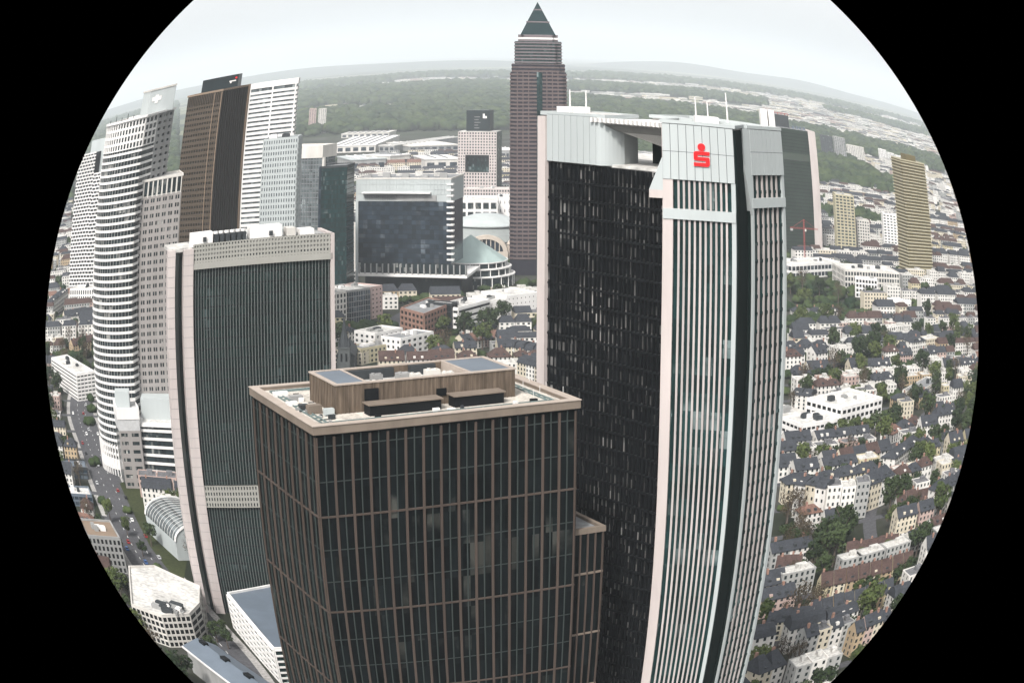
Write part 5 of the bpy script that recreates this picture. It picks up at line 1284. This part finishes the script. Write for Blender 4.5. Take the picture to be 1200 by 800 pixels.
# ---- trees
def leaf_mat(name,c,c2):
    m,n,b=_nodes(name); L=n.links; g=n.nodes.new('ShaderNodeNewGeometry'); no=n.nodes.new('ShaderNodeTexNoise'); no.inputs['Scale'].default_value=.5; no.inputs['Detail'].default_value=4
    L.new(g.outputs['Position'],no.inputs['Vector']); oi=n.nodes.new('ShaderNodeObjectInfo')
    ad=n.nodes.new('ShaderNodeMath'); ad.operation='MULTIPLY_ADD'; ad.inputs[1].default_value=.5; L.new(oi.outputs['Random'],ad.inputs[0]); L.new(no.outputs['Fac'],ad.inputs[2])
    r=n.nodes.new('ShaderNodeMapRange'); r.inputs['From Min'].default_value=.4; r.inputs['From Max'].default_value=1.0; L.new(ad.outputs[0],r.inputs[0])
    mx=n.nodes.new('ShaderNodeMix'); mx.data_type='RGBA'; mx.inputs[6].default_value=(*c,1); mx.inputs[7].default_value=(*c2,1); L.new(r.outputs[0],mx.inputs[0]); L.new(mx.outputs[2],b.inputs['Base Color'])
    b.inputs['Roughness'].default_value=.9; b.inputs['Specular IOR Level'].default_value=.1; return m
LEAF=[leaf_mat('leaf_dark_green',(.012,.021,.010),(.035,.050,.020)),leaf_mat('leaf_spring_green',(.028,.042,.013),(.070,.088,.028)),leaf_mat('twig_brown',(.035,.027,.018),(.075,.058,.036))]
BARK=mat('bark',(.07,.055,.045),.95,.25,1)
def crown_mesh(seed,n,sz):
    r=random.Random(seed); b=MB()
    cl=[]
    for k in range(17):
        a=r.uniform(0,6.283); q=r.uniform(.15,.78); zc=r.uniform(-.55,.75); cl.append((q*math.cos(a)*math.sqrt(max(.1,1-zc*zc)),q*math.sin(a)*math.sqrt(max(.1,1-zc*zc)),zc*.8,r.uniform(.20,.42)))
    for k in range(n):
        c=r.choice(cl); d=Vector((r.gauss(0,1),r.gauss(0,1),r.gauss(0,1))).normalized()*c[3]*r.uniform(.6,1.05)
        p=Vector(c[:3])+d; nrm=(d+Vector((r.uniform(-.25,.25),r.uniform(-.25,.25),r.uniform(-.1,.4)))).normalized(); u=nrm.orthogonal().normalized(); v_=nrm.cross(u); a=r.uniform(0,3.14); u,v_=u*math.cos(a)+v_*math.sin(a),v_*math.cos(a)-u*math.sin(a); s=sz*r.uniform(.6,1.3)
        b.poly([p-u*s-v_*s*.6,p+u*s-v_*s*.6,p+u*s*.6+v_*s,p-u*s*.7+v_*s*.8])
    return b.mesh('crown',LEAF[0])
CROWN=[crown_mesh(s,950,.085) for s in range(6)]; BARE=[crown_mesh(s+20,700,.035) for s in range(3)]
tb=MB(); tb.tube((0,0,0),(0,0,1.0),.045,7,.025)
for k in range(5):
    a=k*1.26; tb.tube((0,0,.55+.07*k),(.35*math.cos(a),.35*math.sin(a),1.05+.07*k),.02,5,.008)
TRUNK=tb.mesh('trunk',BARK)
# along roads, lawns and squares
for q in [(121,590),(130,612),(150,628),(168,652),(185,668),(126,640),(140,655),(172,690),(196,700),(112,545),(106,470),(108,482),(112,455),(104,498),(262,742),(268,760),(255,752),(250,768),(150,600),(178,640)]:
    x,y=P(*q); TREES.append((x,y,rf_.uniform(4,6.5)))
for k in range(34):
    x,y=P(rf_.uniform(386,470),rf_.uniform(384,404)); 
    if not is_taken(x,y): TREES.append((x,y,rf_.uniform(5,8)))
for k in range(20):
    x,y=P(rf_.uniform(440,560),rf_.uniform(346,358)); 
    if not is_taken(x,y): TREES.append((x,y,rf_.uniform(6,9)))
for q in [(930,645),(940,655),(955,650),(962,640),(950,668),(935,632),(922,640),(968,660),(942,640),(926,650)]:
    x,y=P(*q); TREES.append((x,y,rf_.uniform(6.5,9)))
for k in range(60):
    q=rf_.choice([(1015,440,26,24),(1090,420,24,26),(960,455,24,8),(1100,520,22,30),(1035,410,40,8),(1110,340,20,20),(1010,300,30,8)]); x,y=P(q[0]+rf_.uniform(-1,1)*q[2],q[1]+rf_.uniform(-1,1)*q[3])
    if not is_taken(x,y) and not near_road(x,y) and visible(x,y): TREES.append((x,y,rf_.uniform(6,10)))
TREES=[t_ for t_ in TREES if visible(t_[0],t_[1],6)]
TREES.sort(key=lambda t_:math.hypot(t_[0],t_[1])/t_[2])
TREEO=[]
for i,(x,y,r_) in enumerate(TREES[:300]):
    q=rf_.random(); kind=0 if q<.50 else (1 if q<.78 else 2)
    if 900<project(x,y,5)[0]<975 and project(x,y,5)[1]>600: kind=2 if q<.65 else 0
    t=bpy.data.objects.new('tree',None); col.objects.link(t); t.location=(x,y,0); t.rotation_euler=(0,0,rf_.uniform(0,6.28)); hgt=r_*rf_.uniform(1.4,1.9)
    o=put(TRUNK,'trunk',t); o.scale=(hgt*.75,hgt*.75,hgt*.75)
    o=put(rf_.choice(BARE if kind==2 else CROWN),'crown',t,(0,0,hgt*.68),rf_.uniform(0,6.28)); o.scale=(r_*.72,r_*.72,hgt*.47); setm(o,LEAF[kind])
    TREEO.append([t,('dark green','fresh green','brown leafless')[kind],'large' if r_>8 else ('small' if r_<5.5 else 'medium')])
def blobs(name,items,m,seed,faces=True):
    """far trees: small rough clumps, one mass"""
    import numpy as np
    r=np.random.default_rng(seed)
    t=(1+5**.5)/2; V=np.array([(-1,t,0),(1,t,0),(-1,-t,0),(1,-t,0),(0,-1,t),(0,1,t),(0,-1,-t),(0,1,-t),(t,0,-1),(t,0,1),(-t,0,-1),(-t,0,1)],float); V/=np.linalg.norm(V[0])
    Fc=[(0,11,5),(0,5,1),(0,1,7),(0,7,10),(0,10,11),(1,5,9),(5,11,4),(11,10,2),(10,7,6),(7,1,8),(3,9,4),(3,4,2),(3,2,6),(3,6,8),(3,8,9),(4,9,5),(2,4,11),(6,2,10),(8,6,7),(9,8,1)]
    if faces:
        mid={}; V2=[tuple(v) for v in V]; F2=[]
        def md(a,b):
            k=(min(a,b),max(a,b))
            if k not in mid:
                p=(np.array(V2[a])+np.array(V2[b])); p/=np.linalg.norm(p); V2.append(tuple(p)); mid[k]=len(V2)-1
            return mid[k]
        for a,b,c in Fc:
            ab,bc,ca=md(a,b),md(b,c),md(c,a); F2+=[(a,ab,ca),(b,bc,ab),(c,ca,bc),(ab,bc,ca)]
        V=np.array(V2); Fc=F2
    Fc=np.array(Fc); n=len(items); nv=len(V)
    it=np.array(items,float)
    vs=V[None]*(1+r.uniform(-.32,.32,(n,nv,1)))*it[:,None,2:3]*np.array([1,1,.8])
    vs[:,:,0]+=it[:,None,0]; vs[:,:,1]+=it[:,None,1]; vs[:,:,2]+=it[:,None,2]*.75
    vs[:,:,2]=np.maximum(vs[:,:,2],0.0)
    me=bpy.data.meshes.new(name); fs=(Fc[None]+(np.arange(n)*nv)[:,None,None]).reshape(-1,3)
    me.vertices.add(n*nv); me.vertices.foreach_set('co',vs.reshape(-1)); me.loops.add(len(fs)*3); me.loops.foreach_set('vertex_index',fs.reshape(-1)); me.polygons.add(len(fs)); me.polygons.foreach_set('loop_start',np.arange(len(fs))*3)
    me.update(calc_edges=True); me.validate(); me.materials.append(m); o=bpy.data.objects.new(name,me); col.objects.link(o); o['kind']='stuff'; return o
def wood_mat(name,c,c2,s):
    m,n,b=_nodes(name); L=n.links; g=n.nodes.new('ShaderNodeNewGeometry'); no=n.nodes.new('ShaderNodeTexNoise'); no.inputs['Scale'].default_value=s; no.inputs['Detail'].default_value=5
    L.new(g.outputs['Position'],no.inputs['Vector']); r=n.nodes.new('ShaderNodeMapRange'); r.inputs['From Min'].default_value=.35; r.inputs['From Max'].default_value=.65; L.new(no.outputs['Fac'],r.inputs[0])
    mx=n.nodes.new('ShaderNodeMix'); mx.data_type='RGBA'; mx.inputs[6].default_value=(*c,1); mx.inputs[7].default_value=(*c2,1); L.new(r.outputs[0],mx.inputs[0]); L.new(mx.outputs[2],b.inputs['Base Color']); b.inputs['Roughness'].default_value=.95; b.inputs['Specular IOR Level'].default_value=.05; return m
WOOD=wood_mat('wood_canopy',(.010,.021,.010),(.042,.058,.022),.02)
mid_items=[]
for (x,y,r_) in TREES[300:]:
    for k in range(4): mid_items.append((x+rf_.uniform(-.5,.5)*r_,y+rf_.uniform(-.5,.5)*r_,r_*rf_.uniform(.35,.6)))
blobs('tree_belts',mid_items,WOOD,3)
# ---- far country: woods and scattered towns out to the horizon
fr=random.Random(77); woods=[]; towns=MB()
def dens(x,y):
    return (math.sin(x*.0011+y*.0004)+math.sin(y*.0015-x*.0005+1.7)+math.sin(x*.0027+y*.0021+.5)*.6)
n=0
while n<52000:
    D_=2500+ (fr.random()**1.35)*11500; az=fr.uniform(-19.5,19.5); x,y=D_*math.sin(R(az)),D_*math.cos(R(az)); n+=1
    q=dens(x,y)
    right=az>9
    if D_<4600 and is_taken(x,y): continue
    if D_<4000 and -8.5<az<4: continue
    pr=project(x,y,8)
    if math.hypot(pr[0]-600,pr[1]-400)>553: continue
    if any(inside(pr,o) for o in OCC): continue
    if (q>-.35 and not right) or (right and q>.75) :
        woods.append((x,y,fr.uniform(7,13)*(1+D_/7000)))
    elif fr.random()<(.16 if right else .085):
        w=fr.choice([14,18,24,30,50])*(1+D_/9000); d=fr.choice([12,16,22]); h=fr.choice([6,8,10,12,16]); fl=max(2,int(h/3.2))
        kind=fr.choice(['gable','flat','flat'])
        if D_>5500: w*=1.5; 
        far_house(towns,x,y,R(fr.choice([10,14,100,5])),w,d,h,kind,3,fr.choices(['white','cream','grey','pink'],[.55,.25,.12,.08])[0],'pale flat' if kind=='flat' and fr.random()<.6 else fr.choice(['slate','grey flat','brown','slate']),fl if D_<5000 else 1)
o=towns.build('distant_town',mats); o['kind']='stuff'
blobs('distant_woods',woods,WOOD,4,False)

# =================================================================== LABELS OF THE REPEATS
ANCH=[('the white clinics',985,498),('the courtyard office',1020,330),('the ochre tower',1070,260),('the sand tower',988,265),('the ribbed shafts',900,770),('the brown brick office',500,380),('the church spire',403,400),
('the white cube block',612,362),('the checkered tower',100,270),('the curved white tower',125,420),('the dark olive tower',940,220),('the glass pavilion',560,320),('the barrel-roofed hall',175,590),('the strip-window office',1088,466),('the long depot',957,318),
('the round office',205,725),('the bank tower',640,420),('the dark glass block',480,330),('the white ribbed shaft',925,620),('the bottom right rim',1060,660)]
def rel(p):
    best=min(ANCH,key=lambda a:math.hypot(p[0]-a[1],p[1]-a[2])); dx,dy=p[0]-best[1],p[1]-best[2]
    side=('right of' if dx>0 else 'left of') if abs(dx)>abs(dy) else ('beyond' if dy<0 else 'this side of')
    return best[0],side,math.hypot(dx,dy)
def label_all(items,cat,fmt,group):
    b={}
    for it in items:
        t=it[0]; p=project(t.location[0],t.location[1],t.location[2]+4); an,side,d=rel(p); b.setdefault((tuple(it[1:-1]) if cat=='house' else tuple(it[1:]),an,side),[]).append((d,t,it))
    for (k,an,side),l in b.items():
        l.sort(key=lambda q:q[0])
        for i,(d,t,it) in enumerate(l):
            o_='the only such one' if len(l)==1 else (ordw(i)+' nearest')
            tag(t,fmt(it,f"{o_} {side} {an}" if len(l)>1 else f"{side} {an}"),cat,group)
def hf(it,s):
    _,wall,roof,kind,fl,w,g=it; r={'pale flat':'pale flat','grey flat':'grey flat'}.get(roof,roof+' '+kind)
    return f"{wall} {('two','three','four','five','six')[fl-2]}-storey house, {r} roof, {s}"
for h in HOUSES: h[5]=0
label_all(HOUSES,'house',hf,'houses of the quarters around the towers')
label_all(TREEO,'tree',lambda it,s:f"{it[2]} {it[1]} tree, {s}",'trees in gardens and along streets')
print('houses',len(HOUSES),'far',len(FARH)-nmax,'trees',len(TREES),'woods',len(woods),'towns',len(towns.f))
